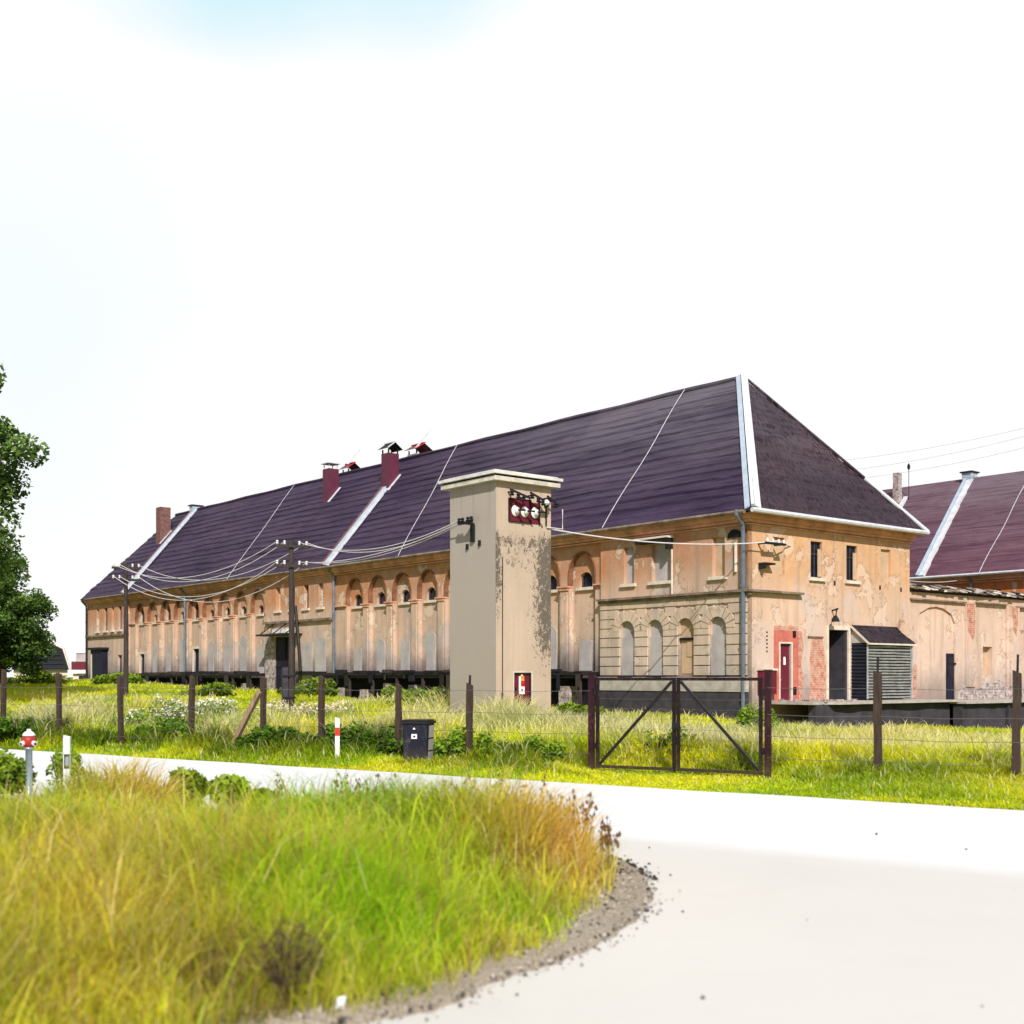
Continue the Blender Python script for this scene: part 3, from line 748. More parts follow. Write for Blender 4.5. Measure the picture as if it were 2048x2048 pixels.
# --- pilasters and capitals between the arches
for (a0, a1, cs) in ((7.16, 26.75, ARC2), (33.85, 53.1, ARC1)):
    mids = [(cs[i] + cs[i+1])/2 for i in range(len(cs)-1)]
    for mpos in mids:
        p = MB(); p.box(-0.055, 0.02, mpos - 0.19, mpos + 0.19, 1.6, 5.30)
        o = p.build('pilaster', M_PLASTER, g)
        q = MB(); q.box(-0.10, 0.03, mpos - 0.26, mpos + 0.26, 5.303, 5.41); q.box(-0.14, 0.19, mpos - 0.315, mpos + 0.315, 5.413, 5.47)
        q.build('capital', M_CORNICE, o)
    for e0, e1 in ((a0 + 0.02, cs[0] - HW), (cs[-1] + HW, a1 - 0.02)):
        q = MB(); q.box(-0.12, 0.19, e0, e1 + 0.02, 5.413, 5.47); q.build('capital', M_CORNICE, g)
    for c in cs:                                        # added thin dark strip on each arch: outline painted in for relief
        q = MB(); k = 16; lo = []; hi_ = []
        for i in range(k + 1):
            t = math.pi*i/k; lo.append((c + (HW - .004)*math.cos(t), 5.85 + (.876)*math.sin(t))); hi_.append((c + (HW + .06)*math.cos(t), 5.85 + (.94)*math.sin(t)))
        lo = [(c + HW - .004, 5.475)] + lo + [(c - HW + .004, 5.475)]; hi_ = [(c + HW + .06, 5.475)] + hi_ + [(c - HW - .06, 5.475)]
        for i in range(len(lo) - 1): solid(q, [lo[i], hi_[i], hi_[i+1], lo[i+1]], PL, -0.035, 0.215)
        q.build('arch_outline', M_ARCHOUTLINE, g)
    # grey blind doors at the foot of the niches
    for i, c in enumerate(cs):
        if c in doors1: continue
        w = 0.36 if a0 < 20 else 0.42; zt = 3.25 + 0.5*((i*7) % 4)/4 + (0.3 if a0 > 20 else 0)
        q = MB(); solid(q, archp(c, w, 1.9, zt, 0.34 if i % 2 else 0.06), PL, 0.170, 0.21); o = q.build('blind_door', M_GREYPANEL, g)
        if i % 3 != 1:
            q = MB(); solid(q, rect(c - w*0.8, c + w*0.75, 1.95, zt - 0.5), PL, 0.145, 0.167); q.build('board', M_GREYPANEL, o)
for c, (w, z0, z1) in doors1.items():
    q = MB().mat(M_NAVY); plate(q, rect(c - w - .02, c + w + .02, z0, z1 + .02), PL, 0.30); o = q.build('door', None, g)
    q = MB(); panel(q, rect(c - w - 0.12, c + w + 0.12, z0, z1 + 0.14), [rect(c - w, c + w, z0 + 0.001, z1)], PL, 0.13, 0.08); q.build('door_frame', M_SILL, o)
# --- loading docks along the two arcades
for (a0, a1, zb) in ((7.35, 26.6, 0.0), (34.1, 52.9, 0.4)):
    q = MB().mat(M_VOID).box(-0.14, -0.02, a0, a1, zb - 0.3, 1.94)  # near-black wall paints the shadow under the dock deck
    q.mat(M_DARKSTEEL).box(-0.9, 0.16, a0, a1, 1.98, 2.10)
    q.mat(M_DARKCONC_SHADE).box(-0.82, -0.145, a0 + 0.02, a1 - 0.02, 1.86, 1.977)
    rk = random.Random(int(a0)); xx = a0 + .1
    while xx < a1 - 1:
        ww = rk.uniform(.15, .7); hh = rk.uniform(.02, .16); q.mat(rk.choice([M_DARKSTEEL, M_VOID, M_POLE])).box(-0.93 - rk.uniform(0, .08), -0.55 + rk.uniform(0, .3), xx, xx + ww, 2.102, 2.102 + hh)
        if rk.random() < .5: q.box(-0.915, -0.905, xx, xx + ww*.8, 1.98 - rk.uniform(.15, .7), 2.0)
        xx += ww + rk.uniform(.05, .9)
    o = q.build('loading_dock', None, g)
    x = a0 + 0.3; k = 0
    while x < a1:
        if k % 2 == 0:
            MB().bar((-0.75, x, zb - 0.3), (-0.75, x, 1.86), 0.12).build('dock_post', M_POLE, o)
        else:
            b = MB().mat(M_SOOTBRICK).box(-0.6, -0.15, x - 0.25, x + 0.35, zb - 0.3, 1.3 + 0.4*((k*3) % 5)/5); b.build('brick_pier', None, o)
        x += 1.03; k += 1
# --- mid pavilion: big black gate with canopy, blind grey panels, leaning pipe
q = MB(); plate(q, rect(*GATE), PL, PAV + 0.05)
o = q.build('carriage_gate', M_NAVY, g)
q = MB(); q.box(PAV + .01, PAV + .046, 31.6, 31.66, 0.7, 4.04); q.box(PAV + .015, PAV + .047, 30.6, 32.7, 2.4, 2.5); q.build('gate_rail', M_VOID, o)
q = MB().mat(M_DARKSTEEL); q.box(PAV - 0.9, PAV - 0.002, 29.8, 33.25, 4.10, 4.19)
for yy in (30.1, 31.5, 32.9): q.bar((PAV - 0.8, yy, 4.2), (PAV, yy, 4.75), 0.05)
q.mat(M_PORC).box(PAV - 0.25, PAV - 0.01, 31.0, 32.6, 4.25, 4.45)
q.build('canopy', None, g)
for (a, b, zt) in ((28.75, 29.75, 3.7), (27.4, 28.45, 3.9)):
    q = MB(); solid(q, rect(a, b, 0.8, zt), PL, PAV - 0.02, PAV + 0.02); q.build('blind_panel', M_GREYPANEL, g)
q = MB(); q.box(PAV - 0.30, PAV - 0.022, 28.5, 30.0, 2.0, 2.2); q.box(PAV - 0.28, PAV - 0.023, 27.3, 28.3, 1.9, 2.18); q.build('ledge', M_BLACK, g)
q = MB().tube([(PAV - 0.55, 29.55, 5.6), (PAV - 0.55, 29.2, 3.6), (PAV - 0.55, 29.05, 2.2)], 0.085, 7); q.build('leaning_pipe', M_DARKSTEEL, g)
q = MB().mat(M_SOOTBRICK); solid(q, rect(32.78, 33.8, 0.2, 4.3), PL, PAV - 0.012, PAV + 0.02); q.build('bare_brickwork', None, g)
# --- far pavilion: dark porch and window
q = MB().mat(M_NAVY).box(PAV - 0.5, PAV - 0.002, 56.7, 58.6, 1.2, 3.8); q.mat(M_BLACK).box(PAV - 0.7, PAV - 0.003, 56.5, 58.9, 3.803, 3.95)
q.mat(M_SILL).box(PAV - 0.52, PAV - 0.003, 58.35, 58.55, 1.3, 3.5)
q.build('porch', None, g)
q = MB(); plate(q, rect(54.15, 55.0, 1.85, 3.45), PL, 0.05); q.build('lower_window', M_PANE, g)

# --- short front details
q = MB().mat(M_PINKRED); panel(q, rect(1.22, 2.54, 1.06, 3.50), [rect(1.515, 2.155, 1.06, 3.07)], PS, -0.03, 0.03)
q.mat(M_BRICK); solid(q, rect(1.24, 2.52, 3.503, 3.66), PS, -0.035, 0.01)
solid(q, [(2.545, 1.1), (2.72, 1.1), (2.86, 1.9), (2.70, 2.3), (2.84, 3.0), (2.76, 3.5), (2.545, 3.5)], PS, -0.018, 0.01)
o = q.build('door_surround', None, g)
q = MB().mat(M_MAROON); plate(q, rect(1.52, 2.15, 1.09, 3.06), PS, 0.06); d = q.build('door', None, g); tag(d, 'narrow maroon door in salmon red surround')
q = MB(); panel(q, rect(1.47, 2.20, 1.08, 3.11), [rect(1.53, 2.14, 1.081, 3.05)], PS, -0.05, 0.10); q.build('door_frame', M_SILL, d)
q = MB(); solid(q, archp(1.86, 0.05, 2.32, 2.55, 0.05, 6), PS, 0.03, 0.058); q.build('spyhole_window', M_WHITE, d)
q = MB(); q.lathe((1.60, 0.02, 1.78), [(0.025, 0), (0.03, 0.03), (0.012, 0.05)], 8); q.build('handle', M_WHITE, d)
q = MB().mat(M_BLACK); solid(q, rect(2.22, 2.36, 3.28, 3.5), PS, -0.07, -0.032); solid(q, rect(2.24, 2.42, 1.28, 1.55), PS, -0.045, -0.031); q.build('vent_hole', None, g)
q = MB().mat(M_BRICK)
solid(q, [(3.16, 1.1), (4.08, 1.1), (4.16, 2.2), (4.02, 2.9), (3.92, 3.28), (3.34, 3.24), (3.22, 2.6), (3.28, 1.9)], PS, -0.012, 0.02)
q.build('bare_brickwork', None, g)
q = MB().mat(M_TRIM); solid(q, rect(3.10, 3.95, 3.29, 3.34), PS, -0.05, 0.01); q.build('lintel', None, g)
q = MB().mat(M_DARKCONC_SHADE); q.box(4.20, 5.46, 0.72, 0.80, 0.9, 3.7); q.mat(M_GREYPANEL).box(4.20, 4.245, 0.02, 0.72, 0.9, 3.65)
q.mat(M_DARKCONC_SHADE).box(5.32, 5.417, 0.005, 0.72, 0.9, 3.598); q.box(4.246, 5.424, 0.30, 0.72, 3.605, 3.66)  # dark lining paints the shade of the recess over its right reveal
o = q.build('doorway_recess', None, g)
q = MB(); q.box(4.26, 4.86, 0.45, 0.50, 1.06, 3.58); q.build('door_leaf', M_DARKCONC_SHADE, o)
q = MB(); panel(q, rect(4.14, 5.53, 1.0, 3.74), [rect(4.25, 5.42, 1.001, 3.60)], PS, -0.06, 0.06); q.build('door_frame', M_SILL, o)
q = MB().mat(M_MAROON).box(0.36, 1.08, -0.24, -0.002, 1.32, 2.12); q.mat(M_SILL).box(0.32, 1.12, -0.28, -0.003, 2.123, 2.19)
q.mat(M_WHITE).box(0.62, 0.76, -0.247, -0.241, 1.75, 1.95); q.build('meter_cabinet', None, g)
q = MB().mat(M_BLACK).tube([(4.5, -0.01, 4.28), (4.44, -0.30, 4.34), (4.28, -0.36, 4.28), (4.24, -0.36, 4.08)], 0.03, 6)
q.lathe((4.22, -0.36, 3.86), [(0.15, 0), (0.13, 0.10), (0.05, 0.22)], 10); q.mat(M_WHITE).lathe((4.22, -0.36, 3.845), [(0.14, 0.0), (0.14, 0.012)], 10)
q.build('wall_lamp', None, g)
q = MB(); q.box(0.40, 0.95, -0.30, -0.01, 5.70, 5.76); q.box(0.40, 0.46, -0.30, -0.01, 5.55, 5.697); q.build('wall_bracket', M_BLACK, g)
q = MB(); q.box(0.30, 1.36, -0.42, -0.36, 6.36, 6.44); q.bar((0.4, -0.39, 6.4), (0.4, 0.0, 6.4), 0.05); q.bar((1.25, -0.39, 6.4), (1.25, 0.0, 6.4), 0.05)
o = q.build('cable_bracket', M_BLACK, g)
for xx in (0.4, 0.7, 1.0, 1.28): MB().lathe((xx, -0.39, 6.44), [(0.045, 0), (0.05, 0.06), (0.03, 0.12)], 8).build('insulator', M_PORC, o)
q = MB().mat(M_BLACK)
for (m_, z_) in ((4.62, 5.2), (7.42, 5.17), (8.8, 5.15)): q.box(m_, m_ + 0.09, -0.012, 0.0, z_, z_ + 0.16)
for i in range(6): q.box(0.82, 0.89, -0.012, 0.0, 2.75 + 0.13*i, 2.80 + 0.13*i)
q.build('anchor_holes', None, g)
# upper small hood and drip pipe on the near pavilion
q = MB().mat(M_BLACK); q.box(PAV - 0.34, PAV - 0.002, 3.42, 5.0, 6.74, 6.86); q.box(PAV - 0.30, PAV - 0.003, 3.42, 3.52, 6.45, 6.737)
q.mat(M_SILL).box(PAV - 0.37, PAV - 0.004, 3.38, 5.04, 6.863, 6.93); q.build('window_hood', None, g)
q = MB().mat(M_SILL); q.tube([(PAV - 0.08, 3.40, 6.45), (PAV - 0.08, 3.40, 4.85)], 0.035, 6); q.build('drip_pipe', M_BLACK, g)
q = MB().mat(M_BLACK); solid(q, archp(0.57, 0.30, 6.62, 6.64, 0.26), PL, PAV - 0.05, PAV + 0.01)
q.mat(M_SILL); q.tube([(PAV - 0.05, 0.5, 6.45), (PAV - 0.05, 0.5, 5.45)], 0.05, 6); q.build('wall_vent', None, g)

cornice(g)
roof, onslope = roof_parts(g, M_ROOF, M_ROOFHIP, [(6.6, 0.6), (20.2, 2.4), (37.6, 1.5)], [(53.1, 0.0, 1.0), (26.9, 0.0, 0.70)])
q = MB().tube([(-OV - 0.06, -OV + 0.3 + i*0.62, EAVE_Z - 0.02) for i in range(98)], 0.075, 6); q.build('gutter', M_TRIM, g)
q = MB().tube([(-OV - 0.1 + i*0.52, -OV - 0.07, EAVE_Z - 0.0) for i in range(21)], 0.085, 8); q.build('gutter', M_WHITEMETAL, g)
downpipe(g, PL, 0.10, PAV - 0.05, 0.3, 7.2, M_PIPE); downpipe(g, PL, 26.62, -0.05, 0.4, 7.2, M_PIPE)
downpipe(g, PL, 44.1, -0.08, 1.0, 7.2, M_PIPE); downpipe(g, PL, 60.4, PAV - 0.05, 1.2, 7.2, M_DARKSTEEL)
# chimneys
def chimney(root, cx, cy, w, l, z0, z1, mat, cap=None):
    q = MB(); q.box(cx - w/2, cx + w/2, cy - l/2, cy + l/2, z0, z1); o = q.build('chimney', mat, root)
    if cap == 'plate':
        q = MB(); q.box(cx - w/2 - .08, cx + w/2 + .08, cy - l/2 - .08, cy + l/2 + .08, z1 + 0.28, z1 + 0.32)
        for sx in (-1, 1):
            for sy in (-1, 1): q.bar((cx + sx*w*.4, cy + sy*l*.4, z1), (cx + sx*w*.4, cy + sy*l*.4, z1 + .28), 0.04)
        q.build('chimney_cap', M_WHITEMETAL, o)
    if cap in ('gable', 'redgable'):
        q = MB().mat(M_DARKSTEEL)
        for sx in (-1, 1):
            for sy in (-1, 1): q.bar((cx + sx*w*.42, cy + sy*l*.42, z1), (cx + sx*w*.42, cy + sy*l*.42, z1 + .22), 0.06)
        e, zt = 0.16, z1 + 0.2
        q.mat(M_BLACK if cap == 'gable' else M_MAROONCH)
        q.add([(cx-w/2-e, cy-l/2-e, zt), (cx-w/2-e, cy+l/2+e, zt), (cx, cy-l/2-e, zt+.36), (cx, cy+l/2+e, zt+.36), (cx+w/2+e, cy-l/2-e, zt), (cx+w/2+e, cy+l/2+e, zt)],
              [(0, 1, 3, 2), (2, 3, 5, 4)])
        q.mat(M_WHITEMETAL if cap == 'gable' else M_RED).bar((cx, cy-l/2-e-.02, zt+.39), (cx, cy+l/2+e+.02, zt+.39), 0.10, 0.05)
        q.bar((cx-w/2-e, cy-l/2-e-.02, zt+.015), (cx, cy-l/2-e-.02, zt+.385), 0.05, 0.05)
        q.build('chimney_cap', None, o)
    q = MB(); q.bar((cx - w/2 - .1, cy - l/2 - .09, onslope(cx - w/2 - .1) + .15), (cx + w/2 + .02, cy - l/2 - .09, onslope(cx + w/2) + .15), 0.16, 0.04, (-1.1, 0, 1))
    q.build('chimney_flashing', M_WHITEMETAL, o)
    return o
chimney(roof, 3.0, 54.6, 0.75, 0.75, 10.6, 13.7, M_CHBRICK)
chimney(roof, 3.4, 32.8, 0.66, 0.66, 11.0, 13.55, M_MAROONCH, 'plate')
chimney(roof, 3.35, 26.75, 0.66, 0.66, 11.0, 13.55, M_MAROONCH, 'gable')
chimney(roof, 5.6, 34.3, 0.7, 0.7, 12.0, 13.75, M_MAROONCH, 'redgable')
chimney(roof, 5.6, 27.4, 0.85, 0.85, 12.0, 13.85, M_CONC, 'redgable')

# ------------------------------------------------------------------ lean-to shed on the platform
sh = empty('corrugated_shed', l2w(5.67, -0.02, 1.10), ROTZ)
tag(sh, 'grey corrugated metal lean-to shed with dark felt roof on the loading platform', 'shed')
SW, SD, SH1, SH0 = 2.83, 0.64, 2.06, 2.68
def corr(mb, P, a0, a1, z0, z1, topf, d, amp=0.022, pitch=0.125, step=0.02):
    vs = []; fs = []; zz = np.arange(z0, z1 + 1e-6, step); cols = [a0, (a0+a1)/2, a1]
    for z in zz:
        for a in cols: vs.append(P(a, min(z, topf(a)), d + amp*math.sin(2*math.pi*z/pitch) + 0.006*math.sin(z*5 + a*3)))
    for j in range(len(zz)-1):
        for i in range(2): fs.append((j*3+i, j*3+i+1, j*3+i+4, j*3+i+3))
    mb.add(vs, fs)
q = MB().mat(M_BLACK); q.box(0.01, SW - 0.01, -SD + 0.03, -SD + 0.05, 0.0, SH1 - 0.04); q.mat(M_SLAT)
zz = 0.03; rs = random.Random(6)
while zz < SH1 - 0.1:                                   # overlapping pale slats with dark gaps
    for x0, x1 in ((0.02, 0.93), (0.94, 1.88), (1.89, SW - 0.02)):
        a, b = rs.uniform(-.008, .008), rs.uniform(-.008, .008); t = 0.062
        q.add([(x0, -SD, zz + a), (x1, -SD, zz + b), (x1, -SD + .028, zz + b), (x0, -SD + .028, zz + a), (x0, -SD - .005, zz + t + a), (x1, -SD - .005, zz + t + b), (x1, -SD + .02, zz + t + b), (x0, -SD + .02, zz + t + a)],
              [(0, 3, 2, 1), (4, 5, 6, 7), (0, 1, 5, 4), (1, 2, 6, 5), (2, 3, 7, 6), (3, 0, 4, 7)])
    zz += 0.108
q.build('front_wall', None, sh)
q = MB().mat(M_CORRDARK); corr(q, lambda a, z, d: (d, a, z), -SD + 0.02, 0.0, 0.0, SH1 - 0.02, lambda a: 9, 0.0)
q.mat(M_GREYPANEL).add([(0.0, -SD, SH1 - .02), (0.0, 0, SH1 - .02), (0.0, 0, SH0)], [(0, 1, 2)]); q.build('side_wall', None, sh)
q = MB().mat(M_CORRDARK); corr(q, lambda a, z, d: (d, a, z), -SD + 0.02, 0.0, 0.0, SH1 - 0.02, lambda a: 9, SW)
q.mat(M_GREYPANEL).add([(SW, -SD, SH1 - .02), (SW, 0, SH1 - .02), (SW, 0, SH0)], [(0, 1, 2)]); q.build('side_wall', None, sh)
q = MB()
slope(q, (-0.06, -SD - 0.12, SH1 - 0.03), (SW + 0.12, -SD - 0.12, SH1 - 0.03), (-0.06, 0.0, SH0 + 0.02), (SW + 0.06, 0.0, SH0 + 0.02), 40, 14, 4, 0.02, 0.05, 4)
o = q.build('roof', M_ROOFSHED, sh)
q = MB(); q.bar((-0.08, -SD - 0.14, SH1 - 0.06), (SW + 0.16, -SD - 0.14, SH1 - 0.06), 0.03, 0.06); q.bar((-0.08, -SD - 0.14, SH1 - 0.06), (-0.08, 0.0, SH0 - 0.02), 0.03, 0.07); q.build('fascia', M_SILL, o)
q = MB(); q.bar((SW, -SD - .03, 0), (SW, -SD - .03, SH1 - .05), 0.05); q.bar((0, -SD - .03, 0), (0, -SD - .03, SH1 - .05), 0.04); q.build('corner_trim', M_CORR, sh)
# ------------------------------------------------------------------ loading platform in front of the short front
pf = empty('loading_platform', l2w(0.9, -2.1, 0), ROTZ)
tag(pf, 'low concrete loading platform with dark hollow front below the maroon door and shed', 'platform')
q = MB(); rp = random.Random(5)
pts = [(0.0 + 0.0, 0.0)]
front = [(x, 0.10*mnoise.noise(V((x*0.8, 0, 0))) + (0.25 if x < 0.9 else 0)) for x in np.linspace(0, 8.4, 40)]
q.mat(M_CONC)
loop = [(x, y) for x, y in front] + [(8.4, 2.08), (0.0, 2.08)]
nn = len(loop)
q.add([(x, y, 1.06) for x, y in loop] + [(x, y, 0.98) for x, y in loop], [tuple(range(nn)), tuple(range(nn, 2*nn))] + [(i, (i+1) % nn, nn+(i+1) % nn, nn+i) for i in range(nn)])
q.build('deck', None, pf)
q = MB().mat(M_CONC); front2 = [(x, -0.35 + 0.08*mnoise.noise(V((x*0.9, 4, 0)))) for x in np.linspace(8.42, 27, 60)]
loop = front2 + [(27, 2.08), (8.42, 2.08)]; nn = len(loop)
q.add([(x, y, 0.98) for x, y in loop] + [(x, y, 0.91) for x, y in loop], [tuple(range(nn)), tuple(range(nn, 2*nn))] + [(i, (i+1) % nn, nn+(i+1) % nn, nn+i) for i in range(nn)])
q.build('deck', None, pf)
q = MB().mat(M_DARKCONC_SHADE).box(0.25, 8.35, 0.30, 0.6, -0.5, 0.977); q.box(8.5, 26.9, -0.12, 0.25, -0.5, 0.907); q.build('base_wall', None, pf)  # dark colour paints the shaded void below the decks
for x in (11.6, 15.2, 19.0): box('pier', M_DARKCONC_SHADE, pf, x, x + 0.12, -0.25, -0.123, -0.5, 0.817)
q = MB(); rr = random.Random(9)
for i in range(60):
    x, y = rr.uniform(0.1, 2.4), rr.uniform(0.15, 2.0); s = rr.uniform(0.03, 0.11)
    q.box(x, x + s*1.4, y, y + s, 1.062, 1.062 + s*0.8)
q.build('rubble', M_SOOTBRICK, pf)
# ------------------------------------------------------------------ low wing between the two granaries
wg = empty('low_wing', l2w(9.46, 0, 0), ROTZ)
tag(wg, 'single storey crumbling plaster wing with ragged tile edge right of the granary', 'building')
w0 = 9.46; f = lambda lo: [(a - w0, z) for a, z in lo]
ARCHP = f([(9.98, 0.9), (12.70, 0.9), (12.72, 4.05), (12.45, 4.42), (11.9, 4.62), (11.34, 4.68), (10.8, 4.62), (10.2, 4.40), (9.96, 4.05)])
BAY = f(rect(14.22, 16.75, 0.9, 4.90)); BAY3 = f(rect(17.6, 20.2, 0.9, 4.9))
NICHE = f(rect(14.98, 15.72, 1.98, 3.16)); WDOOR = f(rect(12.18, 12.68, 1.0, 2.84))
q = MB().mat(M_WING); panel(q, rect(0.0, 19.2, -0.5, 5.20), [ARCHP, BAY, BAY3], PS, 0.03, 0.10)
plate(q, rect(-0.0 + 0.2, 4.2, 0.5, 5.0), PS, 0.122)
panel(q, f(rect(14.1, 16.9, 0.5, 5.0)), [NICHE], PS, 0.121, 0.28, skirt=False); plate(q, f(rect(17.5, 20.3, 0.5, 5.0)), PS, 0.123)
q.build('wall', None, wg)
q = MB(); plate(q, f(rect(14.9, 15.8, 1.9, 3.25)), PS, 0.38); q.build('wall_niche', M_BEIGEPANEL, wg)
q = MB().mat(M_NAVY); solid(q, WDOOR, PS, 0.06, 0.115); solid(q, f(rect(12.30, 12.74, 2.40, 2.47)), PS, 0.0, 0.058); d = q.build('door', None, wg)
q = MB(); solid(q, f(rect(12.27, 12.59, 1.9, 2.7)), PS, 0.045, 0.0595); q.build('pane', M_PANE, d)
for poly in ([(13.45, 4.9), (14.05, 4.9), (14.10, 4.2), (14.02, 3.55), (13.9, 3.4), (13.55, 3.8), (13.50, 4.3)], [(17.02, 4.9), (17.5, 4.9), (17.52, 4.3), (17.38, 3.6), (17.15, 3.9)]):
    q = MB().mat(M_BRICK); solid(q, f(poly), PS, -0.055, 0.04); q.build('bare_brickwork', None, wg)
q = MB().mat(M_SOOTBRICK); solid(q, f([(12.85, 0.9), (20, 0.9), (20, 1.45), (18.6, 1.75), (18.1, 1.5), (17.2, 1.62), (16.8, 1.4), (16.2, 1.8), (15.6, 1.55), (15.0, 1.72), (14.6, 1.3), (14.3, 1.5), (13.7, 1.3), (13.4, 1.6), (12.85, 1.2)]), PS, 0.006, 0.122)
q.build('stone_base', None, wg); q = MB().mat(M_BRICK); solid(q, f([(9.62, 1.1), (9.95, 1.1), (9.90, 1.6), (9.96, 2.3), (9.80, 2.45), (9.66, 1.9)]), PS, 0.008, 0.04); q.build('bare_brickwork', None, wg)
for a0 in (13.42, 16.95): MB().box(a0 - w0, a0 - w0 + .72, -0.045, 0.028, 1.5, 4.86).build('pilaster', M_WING, wg)
q = MB().mat(M_TRIM).box(0.02, 3.9, -0.10, 0.04, 4.88, 4.94); q.box(4.76, 7.2, -0.06, 0.04, 4.93, 4.98); q.box(7.9, 12, -0.06, 0.04, 4.86, 4.92); q.build('string_course', None, wg)
q = MB(); rr = random.Random(21); x = 0.02                     # ragged eave of loose tiles
rows = MB().mat(M_BLACK); rows.box(0.02, 19.2, -0.02, 0.3, 5.203, 5.26)
for r_ in range(3):
    x = 0.02
    while x < 18.5:
        w = rr.uniform(0.24, 0.42); y = -0.22 + 0.14*r_ + rr.uniform(-0.05, 0.05); z = 5.27 + 0.075*r_ + rr.uniform(-0.02, 0.03); t = rr.uniform(-0.03, 0.03)
        q.mat(rr.choice([M_SILL, M_TRIM, M_BLACK, M_CONC, M_TRIM]))
        q.add([(x, y, z), (x + w - .02, y, z + t), (x + w - .02, y + .3, z + t + .09), (x, y + .3, z + .09), (x, y, z + .04), (x + w - .02, y, z + t + .04), (x + w - .02, y + .3, z + t + .13), (x, y + .3, z + .13)],
              [(0, 1, 2, 3), (4, 5, 6, 7), (0, 1, 5, 4), (1, 2, 6, 5), (2, 3, 7, 6), (3, 0, 4, 7)])
        x += w
rf = MB().mat(M_ROOFTWIN); rf.add([(0.02, 0.1, 5.40), (19.2, 0.1, 5.40), (19.2, 6, 6.0), (0.02, 6, 6.0)], [(0, 1, 2, 3)])
o = rf.build('roof', None, wg); q.build('eave_tiles', None, o); rows.build('eave_board', None, o)

# ------------------------------------------------------------------ the twin granary behind
tw = empty('twin_granary', l2w(28.9, 0, 0), ROTZ)
tag(tw, 'second granary behind the low wing with maroon roof and bright orange wall', 'building')
q = MB().mat(M_TWIN)
tw_w = [(a, a + 0.7) for a in (-6.0, -3.4, -0.8, 1.8, 4.4, 7.0, 12.6, 15.2)]
panel(q, rect(-14, 40, -0.5, 7.37), [rect(a, b, 5.3, 6.55) for a, b in tw_w], PL, 0.0, 0.25)
q.add([(WID, -14, -0.5), (WID, 40, -0.5), (WID, 40, 7.37), (WID, -14, 7.37)], [(0, 1, 2, 3)])
q.build('wall', None, tw)
for a, b in tw_w: window(tw, PL, a, b, 5.3, 6.55, 0.0, 'dark', True)
_save = (RY0, RY1, LEN); 
def twin_roof():
    x0, x1, y0, y1 = -OV, WID + OV, -14.5, 40.5
    mb = MB().mat(M_ROOFTWIN)
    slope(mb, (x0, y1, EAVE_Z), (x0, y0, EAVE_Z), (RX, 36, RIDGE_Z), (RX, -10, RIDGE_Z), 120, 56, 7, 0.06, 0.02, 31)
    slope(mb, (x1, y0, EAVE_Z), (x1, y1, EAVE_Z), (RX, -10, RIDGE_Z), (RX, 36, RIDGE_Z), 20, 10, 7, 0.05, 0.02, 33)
    slope(mb, (x0, y0, EAVE_Z), (x1, y0, EAVE_Z), (RX, -10, RIDGE_Z), (RX, -10, RIDGE_Z), 20, 20, 7, 0.05, 0.02, 34)
    slope(mb, (x1, y1, EAVE_Z), (x0, y1, EAVE_Z), (RX, 36, RIDGE_Z), (RX, 36, RIDGE_Z), 20, 20, 7, 0.05, 0.02, 35)
    r = mb.build('roof', None, tw)
    sl = (RIDGE_Z - EAVE_Z)/(RX + OV); nl = V((-sl, 0, 1)).normalized(); yv = 11.5
    A = V((x0 - 0.05, yv, EAVE_Z + 0.04)); B = V((RX, yv, RIDGE_Z + 0.1)); f_ = MB()
    f_.mat(M_BLUEMETAL).bar(A + V((0, 0.1, 0.03)), B + V((0, 0.1, 0.03)), 0.16, 0.30, nl)
    f_.mat(M_WHITEMETAL).bar(A + V((0, -0.16, 0.03)), B + V((0, -0.16, 0.03)), 0.28, 0.18, nl); f_.build('firewall', None, r)
    c = MB().mat(M_BLUEMETAL).box(RX - .35, RX + .35, yv - .3, yv + .3, RIDGE_Z - .1, RIDGE_Z + .28); c.mat(M_DARKSTEEL).box(RX - .45, RX + .45, yv - .38, yv + .38, RIDGE_Z + .283, RIDGE_Z + .36); c.build('firewall_cap', None, r)
    m = MB(); m.tube([V((x0 + (RX - x0)*t, 7.9 - 0.3*t + 0.04*math.sin(11*t), EAVE_Z + (RIDGE_Z - EAVE_Z)*t)) + nl*0.09 for t in np.linspace(0, 1, 12)], 0.017, 5).build('lightning_conductor', M_WHITEMETAL, r)
    q = MB(); q.box(3.42, 3.80, 15.4, 15.78, 10.4, 14.2); o = q.build('chimney', M_SOOTBRICK, r)
    q = MB().mat(M_WHITEMETAL); q.bar((3.2, 15.25, onslope(3.2) + .1), (4.0, 15.25, onslope(4.0) + .1), 0.3, 0.05, (-1.1, 0, 1)); q.build('chimney_flashing', None, o)
    q = MB().mat(M_DARKSTEEL).tube([(3.9, 15.0, 12.3), (3.9, 15.0, 14.5)], 0.02, 5); q.mat(M_BLACK).lathe((3.9, 15.0, 14.35), [(0.03, 0), (0.09, 0.12), (0.09, 0.25), (0.02, 0.4)], 8); q.build('roof_antenna', None, r)
twin_roof()
q = MB().mat(M_CORNICE)
for (z0, z1, p) in ((6.98, 7.06, 0.10), (7.09, 7.22, 0.22), (7.223, 7.365, 0.36)): q.box(-p, 0.01, -14, 40, z0, z1)
q.build('cornice', None, tw)
q = MB().tube([(-OV - .05, -14 + i, EAVE_Z - .02) for i in range(55)], 0.08, 6); q.build('gutter', M_WHITEMETAL, tw)
downpipe(tw, PL, 8.6, -0.02, 4.0, 7.2, M_PIPE)

